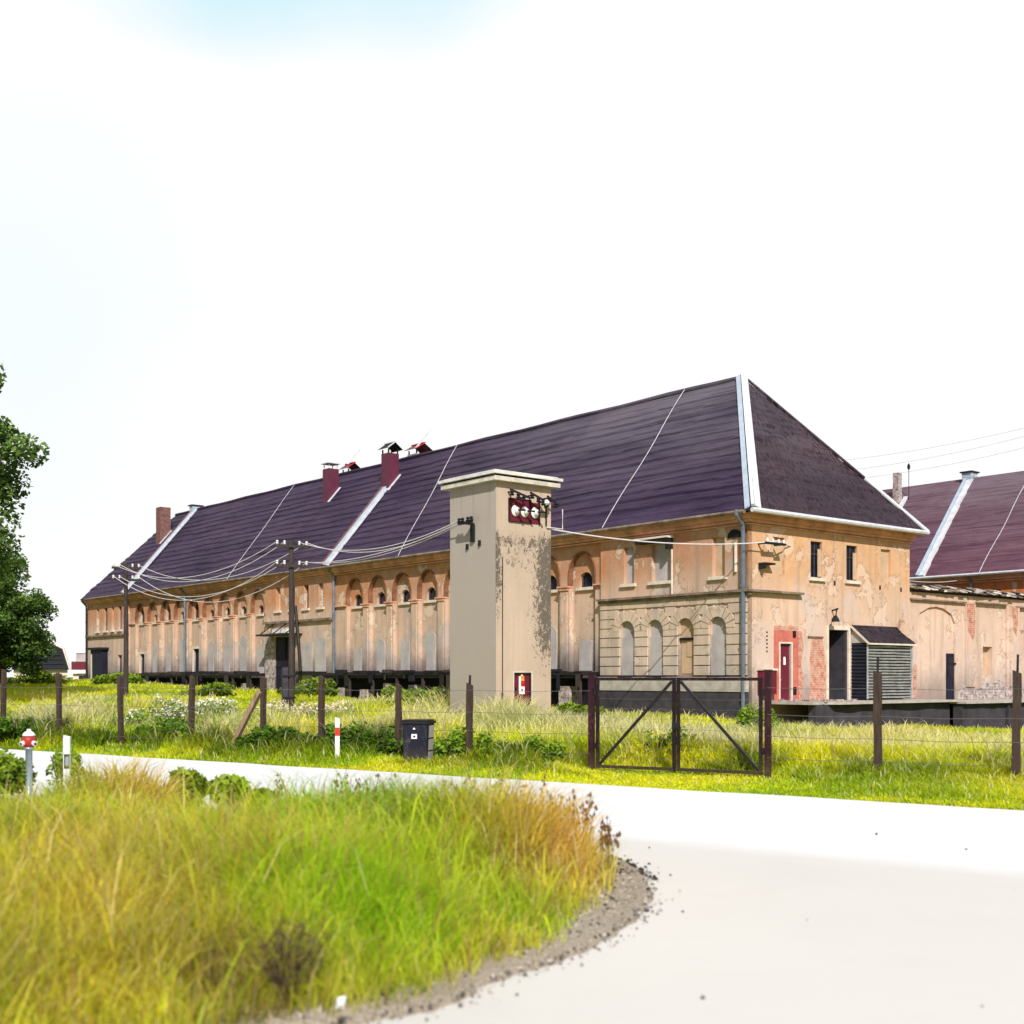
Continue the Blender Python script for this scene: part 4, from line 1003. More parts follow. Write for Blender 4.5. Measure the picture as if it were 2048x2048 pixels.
# ------------------------------------------------------------------ transformer tower in front
TC = (-0.459, 35.0); TL, TM = 2.21, 2.09
tt = empty('transformer_tower', (TC[0], TC[1], 0), ROTZ)
tag(tt, 'tall square beige transformer tower with flat white roof slab and small maroon door', 'tower')
TD = (0.67, 1.33, 1.05, 2.03)
q = MB().mat(M_TOWER)
panel(q, rect(0, TM, -0.3, 7.52), [rect(*TD)], PS, 0.0, 0.09, skirt=False)
q.add([(0, 0, -.3), (0, TL, -.3), (0, TL, 7.52), (0, 0, 7.52), (TM, 0, -.3), (TM, TL, -.3), (TM, TL, 7.52), (TM, 0, 7.52)], [(0, 1, 2, 3), (4, 5, 6, 7), (1, 5, 6, 2), (2, 6, 7, 3)])
q.build('wall', None, tt)
q = MB().mat(M_SLABLOW).box(-0.20, TM + .20, -0.20, TL + .20, 7.523, 7.645)
q.mat(M_BLACK).box(-0.16, TM + .16, -0.16, TL + .16, 7.648, 7.70)
q.mat(M_SLABTOP).box(-0.26, TM + .26, -0.26, TL + .26, 7.703, 7.79); q.box(-0.15, TM + .15, -0.15, TL + .15, 7.793, 7.83); q.build('roof_slab', None, tt)
q = MB().mat(M_MAROON); plate(q, rect(0.66, 1.34, 1.04, 2.04), PS, 0.05); d = q.build('door', None, tt)
q = MB(); panel(q, rect(0.665, 1.335, 1.045, 2.035), [rect(0.71, 1.29, 1.09, 1.98)], PS, 0.012, 0.036, skirt=False); q.build('door_frame', M_DARKSTEEL, d)
q = MB(); panel(q, rect(0.63, 1.37, 1.01, 2.07), [rect(0.672, 1.328, 1.052, 2.028)], PS, -0.008, 0.012); q.build('door_surround', M_SLABLOW, d)
q = MB()
q.mat(M_WHITE); solid(q, rect(0.885, 1.095, 1.40, 1.62), PS, 0.026, 0.046); solid(q, rect(0.885, 0.955, 1.623, 1.92), PS, 0.028, 0.046)
q.mat(M_YELLOW); solid(q, rect(0.96, 1.03, 1.93, 1.975), PS, 0.028, 0.046); solid(q, rect(0.96, 1.08, 1.80, 1.82), PS, 0.027, 0.046)
q.mat(M_ORANGE); solid(q, rect(0.96, 1.08, 1.823, 1.925), PS, 0.028, 0.046)
q.mat(M_RED); solid(q, rect(0.96, 1.09, 1.70, 1.797), PS, 0.028, 0.046); solid(q, rect(0.96, 1.09, 1.625, 1.685), PS, 0.028, 0.046)
q.mat(M_PIPE); solid(q, rect(0.96, 1.03, 1.50, 1.55), PS, 0.02, 0.0255)
q.build('warning_sign', None, d)
q = MB(); q.box(0.73, 0.755, -0.0, 0.045, 1.5, 1.6); q.build('handle', M_BLACK, d)
# bushing panel with three white insulators
q = MB().mat(M_MAROON); solid(q, rect(0.48, 1.27, 6.42, 7.06), PS, -0.03, -0.002); solid(q, rect(1.30, 1.60, 6.40, 7.02), PS, -0.02, -0.001)
q.mat(M_DARKSTEEL)
for r_ in (rect(0.45, 0.478, 6.40, 7.08), rect(1.272, 1.298, 6.38, 7.08), rect(1.602, 1.63, 6.38, 7.04), rect(0.479, 1.271, 6.395, 6.418), rect(0.479, 1.271, 7.062, 7.085)): solid(q, r_, PS, -0.05, -0.001)
o = q.build('bushing_panel', None, tt)
for a in (0.68, 1.03, 1.42):
    q = MB(); n_ = 14
    for (r0, d0, r1, d1) in ((0.135, -0.032, 0.15, -0.06), (0.15, -0.06, 0.09, -0.10), (0.07, -0.10, 0.085, -0.15), (0.085, -0.15, 0.05, -0.2)):
        vs = [PS(a + r*math.cos(2*math.pi*k/n_), 6.72 + 1.1*r*math.sin(2*math.pi*k/n_), dd) for r, dd in ((r0, d0), (r1, d1)) for k in range(n_)]
        q.mat(M_PORC).add(vs, [(k, (k+1) % n_, n_+(k+1) % n_, n_+k) for k in range(n_)] + [tuple(range(n_, 2*n_))])
    q.mat(M_BLACK).bar((a, -0.19, 6.73), (a + 0.07, -0.42, 6.70), 0.05)
    q.build('insulator', None, o)
q = MB().mat(M_DARKSTEEL)
q.bar((0.30, -0.28, 7.28), (1.0, -0.34, 7.08), 0.05); q.bar((1.05, -0.28, 7.26), (1.75, -0.34, 6.98), 0.05); q.bar((1.72, -0.26, 7.22), (2.12, -0.32, 6.98), 0.05)
for x_, z_ in ((0.45, 7.24), (1.2, 7.2), (1.8, 7.17), (0.9, 7.11), (1.6, 7.04)): q.bar((x_, 0, z_), (x_, -0.3, z_), 0.04)
o = q.build('insulator_rack', None, tt)
for x_, z_ in ((0.34, 7.20), (0.58, 7.14), (0.78, 7.08), (1.10, 7.18), (1.34, 7.10), (1.52, 7.02), (1.76, 7.14), (2.02, 7.0)):
    MB().mat(M_BLACK).lathe((x_, -0.31, z_ - 0.10), [(0.05, 0), (0.075, 0.03), (0.04, 0.07), (0.07, 0.10), (0.04, 0.14)], 9).build('insulator', None, o)
MB().mat(M_WHITE).lathe((1.62, -0.33, 6.93), [(0.04, 0), (0.10, 0.05), (0.10, 0.11), (0.05, 0.15)], 10).build('insulator', None, o)
q = MB().mat(M_BLACK).bar((1.87, -0.04, 6.95), (1.87, -0.04, 6.38), 0.035); q.bar((1.80, -0.05, 6.97), (1.95, -0.05, 6.97), 0.05)
q.mat(M_WHITEMETAL).tube([(1.9, -0.04, 6.33), (2.52, -0.04, 6.33), (2.52, -0.04, 6.92)], 0.02, 6); q.build('side_bracket', None, tt)
# left-hand rack on the shaded face
q = MB().mat(M_BLACK); q.box(-0.34, -0.28, 0.72, 1.38, 6.36, 6.42); q.box(-0.3, -0.002, 1.0, 1.1, 6.355, 6.41); q.box(-0.08, -0.001, 0.98, 1.12, 5.86, 6.35); o = q.build('insulator_rack', None, tt)
for y_, z_ in ((0.70, 5.72), (1.29, 5.66)): box('cable_inlet', M_BLACK, tt, -0.06, -0.001, y_, y_ + .07, z_, z_ + .16)
INSL = []
for y_ in (0.76, 0.92, 1.18, 1.34):
    MB().mat(M_BLACK).lathe((-0.31, y_, 6.42), [(0.05, 0), (0.07, 0.03), (0.04, 0.07), (0.06, 0.10), (0.03, 0.14)], 9).build('insulator', None, o); INSL.append((-0.31, y_, 6.5))
q = MB().mat(M_DARKSTEEL).tube([(0.22, -0.03, 5.35), (0.22, -0.03, 1.2)], 0.014, 5); q.tube([(0.20, -0.04, 1.45), (0.20, -0.05, -0.2)], 0.035, 6); q.build('earthing_strap', None, tt)
# ------------------------------------------------------------------ fence, gate, street furniture
FDIR = V((1, -0.60, 0)).normalized()
FANG = math.atan2(FDIR.y, FDIR.x)
def fence_pt(r): y = 25.7/(1 + 0.60*r); return V((r*y, y, 0))
def px(x): return (x - 1024)/2442
fn = empty('wire_fence', fence_pt(px(381)), FANG)
tag(fn, 'wire fence of weathered posts running from the yard gate past the tower to the tree', 'fence')
fn2 = empty('wire_fence', fence_pt(px(1756)), FANG)
tag(fn2, 'short run of wire fence with two tall dark posts in front of the loading platform', 'fence')
def loc(root, p):
    d = V(p) - root.location; return V((d.dot(FDIR), d.dot(V((-FDIR.y, FDIR.x, 0))), d.z))
rp = random.Random(4)
def post(root, p, h, tip=0.0, w=0.11):
    q = MB(); c = loc(root, p); k = 7; vs = []; fs = []
    lx, ly = rp.uniform(-.05, .05), rp.uniform(-.03, .03); ph = rp.uniform(0, 9)
    for i in range(k):
        t = i/(k-1); z = -0.3 + (h + 0.3)*t; s = w/2*(1.08 - 0.12*t) + 0.004*math.sin(ph + 5*i)
        ox, oy = lx*t + 0.006*math.sin(ph + 2.3*i), ly*t
        vs += [(c.x - s + ox, c.y - s + oy, z), (c.x + s + ox, c.y - s + oy, z), (c.x + s + ox, c.y + s + oy, z), (c.x - s + ox, c.y + s + oy, z)]
    for j in range(4): vs[-4 + j] = (vs[-4+j][0], vs[-4+j][1], h + (0.035 if j in (0, 3) else -0.02))
    for i in range(k-1):
        for j in range(4): fs.append((i*4+j, i*4+(j+1) % 4, (i+1)*4+(j+1) % 4, (i+1)*4+j))
    fs.append(tuple((k-1)*4 + j for j in range(4)))
    q.mat(M_POST).add(vs, fs)
    o = q.build('post', None, root)
    if tip:
        MB().bar((c.x + lx, c.y + ly, h - 0.1), (c.x + lx + 0.01, c.y + ly, h + tip), 0.035).build('wire_arm', M_DARKSTEEL, o)
    return (c, h)
left = [(-260, 2.0, 0), (-130, 2.0, 0), (5, 2.08, 0), (119, 1.98, 0), (243, 1.93, 0), (381, 1.90, 0), (526, 1.89, 0), (642, 1.90, 0), (796, 1.72, 0), (938, 1.74, 0.2)]
lp = [post(fn, fence_pt(px(x)), h, t) for x, h, t in left]
rpz = [post(fn2, fence_pt(px(x)), h, t, 0.125) for x, h, t in ((1756, 1.98, 0.27), (2030, 1.98, 0.3))]
p5 = loc(fn, fence_pt(px(526))); p5b = loc(fn, fence_pt(px(458)))
MB().bar((p5b.x, p5b.y - 0.05, -0.02), (p5.x - 0.02, p5.y - 0.10, 1.55), 0.10, 0.12).build('diagonal_brace', M_BRACE, fn)
def strands(root, pts, zs, ext=None):
    for z in zs:
        q = MB(); line = []
        for i, (c, h) in enumerate(pts):
            line.append((c.x, c.y - 0.06, min(z, h - 0.02)))
            if i + 1 < len(pts):
                n_ = pts[i+1][0]; line.append(((c.x + n_.x)/2, c.y - 0.06, z - 0.025))
        q.tube(line, 0.0045, 4, caps=False); q.build('wire', M_THINWIRE, root)
gl, gr = fence_pt(px(1183)), fence_pt(px(1536))
strands(fn, lp + [(loc(fn, gl), 1.9)], (0.35, 0.75, 1.15, 1.62))
strands(fn2, [(loc(fn2, gr), 1.9)] + rpz + [(loc(fn2, fence_pt(px(2250))), 1.9)], (0.4, 0.8, 1.2, 1.7))

gt = empty('yard_gate', gl, FANG)
tag(gt, 'closed double yard gate of dark maroon steel frames with diagonal braces', 'gate')
gw = (gr - gl).length
for x, h in ((0.0, 1.97), (gw, 2.02)):
    q = MB(); q.box(x - .052, x + .052, -.052, .052, -.3, h); q.box(x - .068, x + .068, -.068, .068, h + .003, h + .02); o = q.build('gate_post', M_GATEPOST, gt)
    q = MB()
    for z in (0.45, 1.55): s = 1 if x < 1 else -1; q.box(min(x + s*.063, x + s*.13), max(x + s*.063, x + s*.13), -.03, .03, z, z + .12)
    q.build('hinge', M_DARKSTEEL, o)
mid = gw/2
def leaf(x0, x1, hinge_left):
    q = MB(); t = 0.06; zb, zt = 0.10, 1.86
    q.bar((x0, 0, zb - .03), (x0, 0, zt + .03), t); q.bar((x1, 0, zb - .03), (x1, 0, zt + .03), t)
    q.bar((x0 + t/2, 0, zt), (x1 - t/2, 0, zt), t); q.bar((x0 + t/2, 0, zb), (x1 - t/2, 0, zb), t)
    o = q.build('gate_leaf', M_GATE, gt)
    q = MB()
    if hinge_left: q.bar((x0 + .05, 0.0, zb + .05), (x1 - .05, 0.0, zt - .05), 0.05)
    else: q.bar((x0 + .05, 0.0, zt - .05), (x1 - .05, 0.0, zb + .05), 0.05)
    q.build('diagonal_brace', M_DARKSTEEL, o)
    q = MB()
    for i in range(1, 9):
        a = zb + (zt - zb)*i/9; q.tube([(x0 + .03, 0.01, a), ((x0 + x1)/2, 0.012, a - 0.012), (x1 - .03, 0.01, a)], 0.0025, 3, caps=False)
    q.build('wire_infill', M_THINWIRE, o); return o
leaf(0.14, mid - 0.045, True); b_ = leaf(mid + 0.045, gw - 0.14, False)
q = MB(); q.box(mid - .07, mid + .07, -.06, -.035, 0.88, 1.02); q.build('latch', M_DARKSTEEL, b_)
q = MB(); q.bar((mid - 0.02, -0.05, 0.05), (mid - 0.02, -0.05, 0.75), 0.02); q.build('drop_bolt', M_DARKSTEEL, b_)

# bin
bn = empty('roadside_bin', (-2.02, 26.35, 0.0), math.radians(-12))
tag(bn, 'dark navy roadside bin with flat lid standing against the fence post', 'bin')
q = MB().mat(M_BIN); q.add([(-.25, -.24, .02), (.25, -.24, .02), (.25, .24, .02), (-.25, .24, .02), (-.28, -.28, .90), (.28, -.28, .90), (.28, .28, .90), (-.28, .28, .90)],
    [(3, 2, 1, 0), (0, 1, 5, 4), (1, 2, 6, 5), (2, 3, 7, 6), (3, 0, 4, 7)])
q.build('body', None, bn)
q = MB().mat(M_BLACK).box(-.31, .31, -.32, .31, .903, .955); q.mat(M_DARKSTEEL).box(-.28, .28, -.29, .28, .958, .985); l_ = q.build('lid', None, bn)
q = MB().mat(M_GREYPANEL)
for i, (z0, z1) in enumerate(((0.06, 0.30), (0.33, 0.57), (0.60, 0.86))): q.add([(.262 + .012*i, -.2, z0), (.262 + .012*i, .2, z0), (.272 + .012*i, .2, z1), (.272 + .012*i, -.2, z1)], [(0, 1, 2, 3)])
q.build('side_panel', None, bn)
q = MB().mat(M_WHITE).box(-.07, .05, -.292, -.27, .58, .68); q.mat(M_BLACK).box(-.03, .02, -.2945, -.293, .61, .65); q.mat(M_WHITE).add([(-.04, -.292, .78), (.02, -.292, .78), (-.01, -.292, .83)], [(0, 1, 2)]); q.build('label_plate', None, bn)

# delineator posts
def delineator(loc_, rz, label, dark):
    r = empty('delineator_post', loc_, rz); tag(r, label, 'delineator', 'white roadside delineator posts')
    q = MB(); vs = []
    prof = [(-.05, -.035), (.05, -.035), (.04, .03), (-.04, .03)]
    for z in (-.1, 1.0): vs += [(x, y, z) for x, y in prof]
    vs[4] = (-.05, -.035, 1.03); vs[5] = (.05, -.035, 0.99)
    q.add(vs, [(4, 5, 6, 7), (0, 1, 5, 4), (1, 2, 6, 5), (2, 3, 7, 6), (3, 0, 4, 7)]); q.build('body', M_DELIN, r)
    q = MB()
    if dark: q.mat(M_BLACK).box(-.035, .048, -.04, -.0355, .52, .74); q.mat(M_GALV).box(-.015, .04, -.043, -.041, .56, .70)
    else: q.mat(M_RED).box(-.049, .049, -.04, -.0355, .62, .80)
    q.build('reflector', None, r)
delineator((-6.70, 18.4, 0.0), math.radians(-4), 'leaning white delineator post with dark reflector beside the hydrant', True)
delineator((-3.80, 26.6, 0.0), math.radians(2), 'upright white delineator post with red reflector in front of the fence', False)

# hydrant on its riser
hy = empty('fire_hydrant', (-7.30, 18.45, 0.0), math.radians(15))
tag(hy, 'red and white fire hydrant head on a blue grey standpipe among the bushes', 'hydrant')
MB().lathe((0, 0, 0), [(0.075, -0.1), (0.075, 0.02), (0.052, 0.04), (0.050, 0.80), (0.07, 0.81), (0.07, 0.84)], 14).build('standpipe', M_GALV, hy, True)
MB().lathe((0, 0, 0.84), [(0.06, 0), (0.085, 0.02), (0.105, 0.07), (0.10, 0.14), (0.075, 0.17)], 16).build('body', M_HYRED, hy, True)
MB().lathe((0, 0, 1.012), [(0.095, 0), (0.095, 0.015), (0.07, 0.05), (0.03, 0.075), (0.03, 0.10)], 16).build('cap', M_WHITE, hy, True)
for s in (-1, 1):
    q = MB(); q.mat(M_WHITE).tube([(0.06*s, -0.05, 0.91), (0.098*s, -0.10, 0.895)], 0.036, 12); q.mat(M_DARKSTEEL).tube([(0.0985*s, -0.1005, 0.8945), (0.105*s, -0.107, 0.893)], 0.02, 10); q.build('outlet', None, hy)

# utility poles
def upole(p, h, label, stub):
    z0 = float(terrain(p[0], p[1]))
    r = empty('utility_pole', (p[0], p[1], z0), math.radians(25)); tag(r, label, 'utility pole', 'dark wooden utility poles in the meadow')
    MB().tube([(0, 0, -0.2), (0.02, 0, h*0.5), (0, 0, h)], 0.125, 10, 0.085).build('pole', M_POLE, r)
    if stub:
        MB().box(-0.34, -0.14, -0.09, 0.09, -0.3, 1.95).build('footing_post', M_DARKCONC_SHADE, r)
        q = MB(); q.box(-0.36, 0.16, -0.13, -0.10, 0.8, 0.86); q.box(-0.36, 0.16, -0.13, -0.10, 1.6, 1.66); q.build('clamp', M_DARKSTEEL, r)
    att = []
    for z in (h - 0.22, h - 0.95 if stub else h - 0.75):
        o = MB().box(-0.62, 0.62, -0.16, -0.08, z - 0.05, z + 0.05).build('crossarm', M_POLE, r)
        for x in (-0.55, -0.28, 0.28, 0.55):
            MB().lathe((x, -0.12, z + 0.05), [(0.03, 0), (0.055, 0.04), (0.03, 0.07), (0.055, 0.11), (0.025, 0.15)], 9).build('insulator', M_PORC, o)
            c, s = math.cos(math.radians(25)), math.sin(math.radians(25))
            att.append(V((p[0] + c*x + s*0.12, p[1] + s*x - c*0.12, z0 + z + 0.15)))
    return att
A_ = upole((-8.14, 45.0), 6.93 - float(terrain(-8.14, 45)), 'dark wooden utility pole with concrete foot in front of the black carriage gate', True)
B_ = upole((-17.4, 55.0), 7.02 - float(terrain(-17.4, 55)), 'dark utility pole with two crossarms at the far end of the granary', False)
def wire(a, b, sag, r, label, group, mat=M_WIRE, name='overhead_wire', n=22):
    a, b = V(a), V(b); pts = []
    for i in range(n + 1):
        t = i/n; p = a.lerp(b, t) - V((0, 0, 4*sag*t*(1 - t))); pts.append(p - a)
    o = MB().tube(pts, r, 6).build(name, mat, None); o.location = a
    tag(o, label, 'wire', group); return o
for i, s in ((0, .95), (1, 1.1), (3, 1.0)): wire(A_[i], B_[i], s, 0.013, 'overhead wire on the upper crossarms between the two utility poles', 'upper wires between the two poles')
for i, s in ((4, 1.25), (5, 1.1), (7, 1.3)): wire(A_[i], B_[i], s, 0.013, 'overhead wire on the lower crossarms between the two utility poles', 'lower wires between the two poles')
T_ = [tt.matrix_basis @ V(p) for p in INSL]
T_ = [V((TC[0] + D2[0]*p[0] + D1[0]*p[1], TC[1] + D2[1]*p[0] + D1[1]*p[1], p[2])) for p in INSL]
for i, k, s in ((0, 3, 0.55), (1, 2, .62)): wire(A_[2 + i], T_[k], s, 0.014, 'overhead wire from the upper crossarm of the nearer pole to the beige tower', 'upper wires from pole to tower')
for i, k, s in ((2, 1, 0.38), (3, 0, .42)): wire(A_[4 + i], T_[k], s, 0.014, 'overhead wire from the lower crossarm of the nearer pole to the beige tower', 'lower wires from pole to tower')
tr = V((TC[0] + D2[0]*2.09, TC[1] + D2[1]*2.09, 6.30))
brk = l2w(1.0, -0.40, 6.50)
wire(tr, brk, 0.25, 0.02, 'pale cable from the tower to the bracket on the granary corner', None, name='overhead_cable')
wire(brk, l2w(28.75, 9.4, 7.15), 0.55, 0.022, 'pale cable from the corner bracket across the short front to the second granary', None, name='overhead_cable')
for i, (p0, p1) in enumerate((((30, 110, 31.6), (60, 120, 39)), ((30.4, 110, 30.2), (62, 120, 37.6)), ((31, 110, 28.8), (64, 120, 36.8)))):
    pass
def at(x, y, D): return V(((x - 1024)/2442*D, D, CAM_H - (y - 1354)/2442*D))
for (a, b) in ((at(1640, 925, 120), at(2120, 838, 110)), (at(1660, 945, 120), at(2120, 853, 110)), (at(1670, 962, 120), at(2120, 876, 110))):
    wire(a, b, 0.5, 0.012, 'faint distant power line in the sky behind the granary roof', 'distant power lines right of the roof', M_THINWIRE, 'power_line')

# ------------------------------------------------------------------ distant houses at the far end
bh = empty('barn', (-45.5, 118, 1.2), math.radians(20))
tag(bh, 'small dark barn with steep slatted gable roof behind the trees', 'barn')
q = MB().mat(M_SILL).box(-2.4, 2.4, -2, 4, -1, 1.4); q.mat(M_BLACK).box(-0.6, 0.4, -2.02, -1.99, -0.5, 1.2); q.box(1.1, 1.9, -2.02, -1.99, -0.2, 1.0); q.build('wall', None, bh)
q = MB().mat(M_BLACK); q.add([(-2.6, -2.4, 1.4), (2.6, -2.4, 1.4), (2.0, -2.2, 3.4), (0, -2.1, 4.3), (-2.0, -2.2, 3.4), (-2.6, 4.3, 1.4), (2.6, 4.3, 1.4), (2.0, 4.3, 3.4), (0, 4.3, 4.3), (-2, 4.3, 3.4)],
    [(0, 1, 2, 3, 4), (1, 6, 7, 2), (2, 7, 8, 3), (3, 8, 9, 4), (4, 9, 5, 0)])
q.mat(M_CORRDARK)
for i in range(5): q.box(-2.3 + .2*i, 2.3 - .2*i, -2.46 + .03*i, -2.38 + .03*i, 1.5 + 0.42*i, 1.62 + 0.42*i)
q.mat(M_SILL).bar((2.62, -2.45, 1.4), (2.02, -2.25, 3.42), 0.14); q.bar((2.02, -2.25, 3.42), (0, -2.15, 4.36), 0.12); q.build('roof', None, bh)
lh = empty('low_house', (-37.6, 112, 1.2), math.radians(12))
tag(lh, 'low house with maroon band and pale gable left of the granary', 'house')
q = MB().mat(M_FRONT).box(0.2, 6.0, 1.0, 6, -1, 3.8); q.mat(M_GREYPANEL).box(-2.4, 0.19, 1.0, 6, -1, 2.9); q.build('wall', None, lh)
q = MB().mat(M_SILL).box(-2.4, 5, -1.0, 0.99, -1, 1.0); q.build('porch', None, lh)
q = MB().mat(M_PANE)
for x in (-1.9, -0.7, 0.5, 1.7): q.box(x, x + 0.8, -1.04, -1.003, -0.1, 0.8)
q.build('window', None, lh)
q = MB().mat(M_MAROON).box(-2.5, 5, -1.3, 1.2, 1.35, 2.1); q.mat(M_WHITE).box(-2.5, 5, -1.32, 1.19, 1.02, 1.345); q.box(-2.4, 0.25, .9, 6.1, 2.903, 3.0); q.mat(M_DARKSTEEL); q.bar((0.1, 0.95, 3.6), (3, 0.95, 4.3), 0.14); q.build('roof', None, lh)

# ------------------------------------------------------------------ vegetation
def leaf_mesh(name, pts, size, cols, mat, parent=None, elong=1.5, up_bias=0.3, seed=0):
    """many small leaf faces: pts Nx3, size N, cols Nx3"""
    r = np.random.default_rng(seed); N = len(pts)
    nrm = r.normal(size=(N, 3)); nrm[:, 2] = np.abs(nrm[:, 2]) + up_bias; nrm /= np.linalg.norm(nrm, axis=1, keepdims=True)
    a = np.cross(nrm, r.normal(size=(N, 3))); a /= np.linalg.norm(a, axis=1, keepdims=True) + 1e-9
    b = np.cross(nrm, a); s = size[:, None]
    vs = np.stack([pts - a*s*elong*.5, pts + b*s*.42 - a*s*.05, pts + a*s*elong*.5, pts - b*s*.42 - a*s*.05], 1).reshape(-1, 3)
    me = bpy.data.meshes.new(name); me.vertices.add(4*N); me.vertices.foreach_set('co', vs.ravel().astype(np.float32))
    me.loops.add(4*N); me.loops.foreach_set('vertex_index', np.arange(4*N, dtype=np.int32))
    me.polygons.add(N); me.polygons.foreach_set('loop_start', np.arange(0, 4*N, 4, dtype=np.int32))
    at_ = me.attributes.new('col', 'FLOAT_COLOR', 'POINT'); c4 = np.ones((N, 4, 4), np.float32); c4[:, :, :3] = cols[:, None, :]
    at_.data.foreach_set('color', c4.ravel()); me.materials.append(mat); me.update(); me.validate()
    o = bpy.data.objects.new(name, me); COL.objects.link(o)
    if parent: o.parent = parent
    return o

def blades(name, base, h, w, lean, c0, c1, mat, curve=0.35, parent=None, seed=0):
    """grass: each blade a tapering bent ribbon of three faces"""
    r = np.random.default_rng(seed); N = len(base)
    az = r.uniform(0, 2*np.pi, N); fa = az + np.pi/2 + r.normal(0, 0.6, N)
    d = np.stack([np.cos(az), np.sin(az), np.zeros(N)], 1); sd = np.stack([np.cos(fa), np.sin(fa), np.zeros(N)], 1)
    up = np.array([0, 0, 1.0]); H = h[:, None]; L = lean[:, None]; Wd = w[:, None]
    m1 = base + up*H*0.45 + d*L*H*0.22; m2 = base + up*H*0.78 + d*L*H*0.55; tp = base + up*H*(1 - 0.12*L) + d*L*H*(0.7 + curve)
    vs = np.stack([base - sd*Wd*.5, base + sd*Wd*.5, m1 - sd*Wd*.45, m1 + sd*Wd*.45, m2 - sd*Wd*.3, m2 + sd*Wd*.3, tp], 1).reshape(-1, 3)
    tri = np.array([0, 1, 3, 0, 3, 2, 2, 3, 5, 2, 5, 4, 4, 5, 6]); F = 5
    idx = (np.arange(N)[:, None]*7 + tri[None, :]).ravel().astype(np.int32)
    me = bpy.data.meshes.new(name); me.vertices.add(7*N); me.vertices.foreach_set('co', vs.ravel().astype(np.float32))
    me.loops.add(len(idx)); me.loops.foreach_set('vertex_index', idx)
    me.polygons.add(F*N); me.polygons.foreach_set('loop_start', np.arange(0, 3*F*N, 3, dtype=np.int32))
    k = np.array([0.0, 0.0, .4, .4, .75, .75, 1.0])[None, :, None]
    c = np.ones((N, 7, 4), np.float32); c[:, :, :3] = c0[:, None, :]*(1 - k) + c1[:, None, :]*k
    c[:, :2, :3] *= 0.7  # blade roots darkened: shade low in the grass painted in
    a_ = me.attributes.new('col', 'FLOAT_COLOR', 'POINT'); a_.data.foreach_set('color', c.ravel())
    me.materials.append(mat); me.update()
    o = bpy.data.objects.new(name, me); COL.objects.link(o)
    if parent: o.parent = parent
    return o

def vnoise(x, y, s, seed=0):
    """cheap smooth value noise, vectorised"""
    r = np.random.default_rng(seed); g_ = r.random((64, 64)); X = x/s + 1000; Y = y/s + 1000
    i, j = np.floor(X).astype(int), np.floor(Y).astype(int); u, v = X - i, Y - j; u = u*u*(3-2*u); v = v*v*(3-2*v)
    G = lambda a, b: g_[a % 64, b % 64]
    return (G(i, j)*(1-u) + G(i+1, j)*u)*(1-v) + (G(i, j+1)*(1-u) + G(i+1, j+1)*u)*v
def fbm(x, y, s, seed=0): return (vnoise(x, y, s, seed)*.55 + vnoise(x, y, s*.45, seed+1)*.3 + vnoise(x, y, s*.2, seed+2)*.15)

YG = np.array([0.74, 0.77, 0.025]); LIME = np.array([0.34, 0.54, 0.022]); TAN = np.array([0.86, 0.70, 0.42]); ORA = np.array([0.80, 0.46, 0.10]); DKG = np.array([0.07, 0.13, 0.015]); CREAM = np.array([0.80, 0.70, 0.48])
def mixc(a, b, t): return a*(1 - t[:, None]) + b*t[:, None]

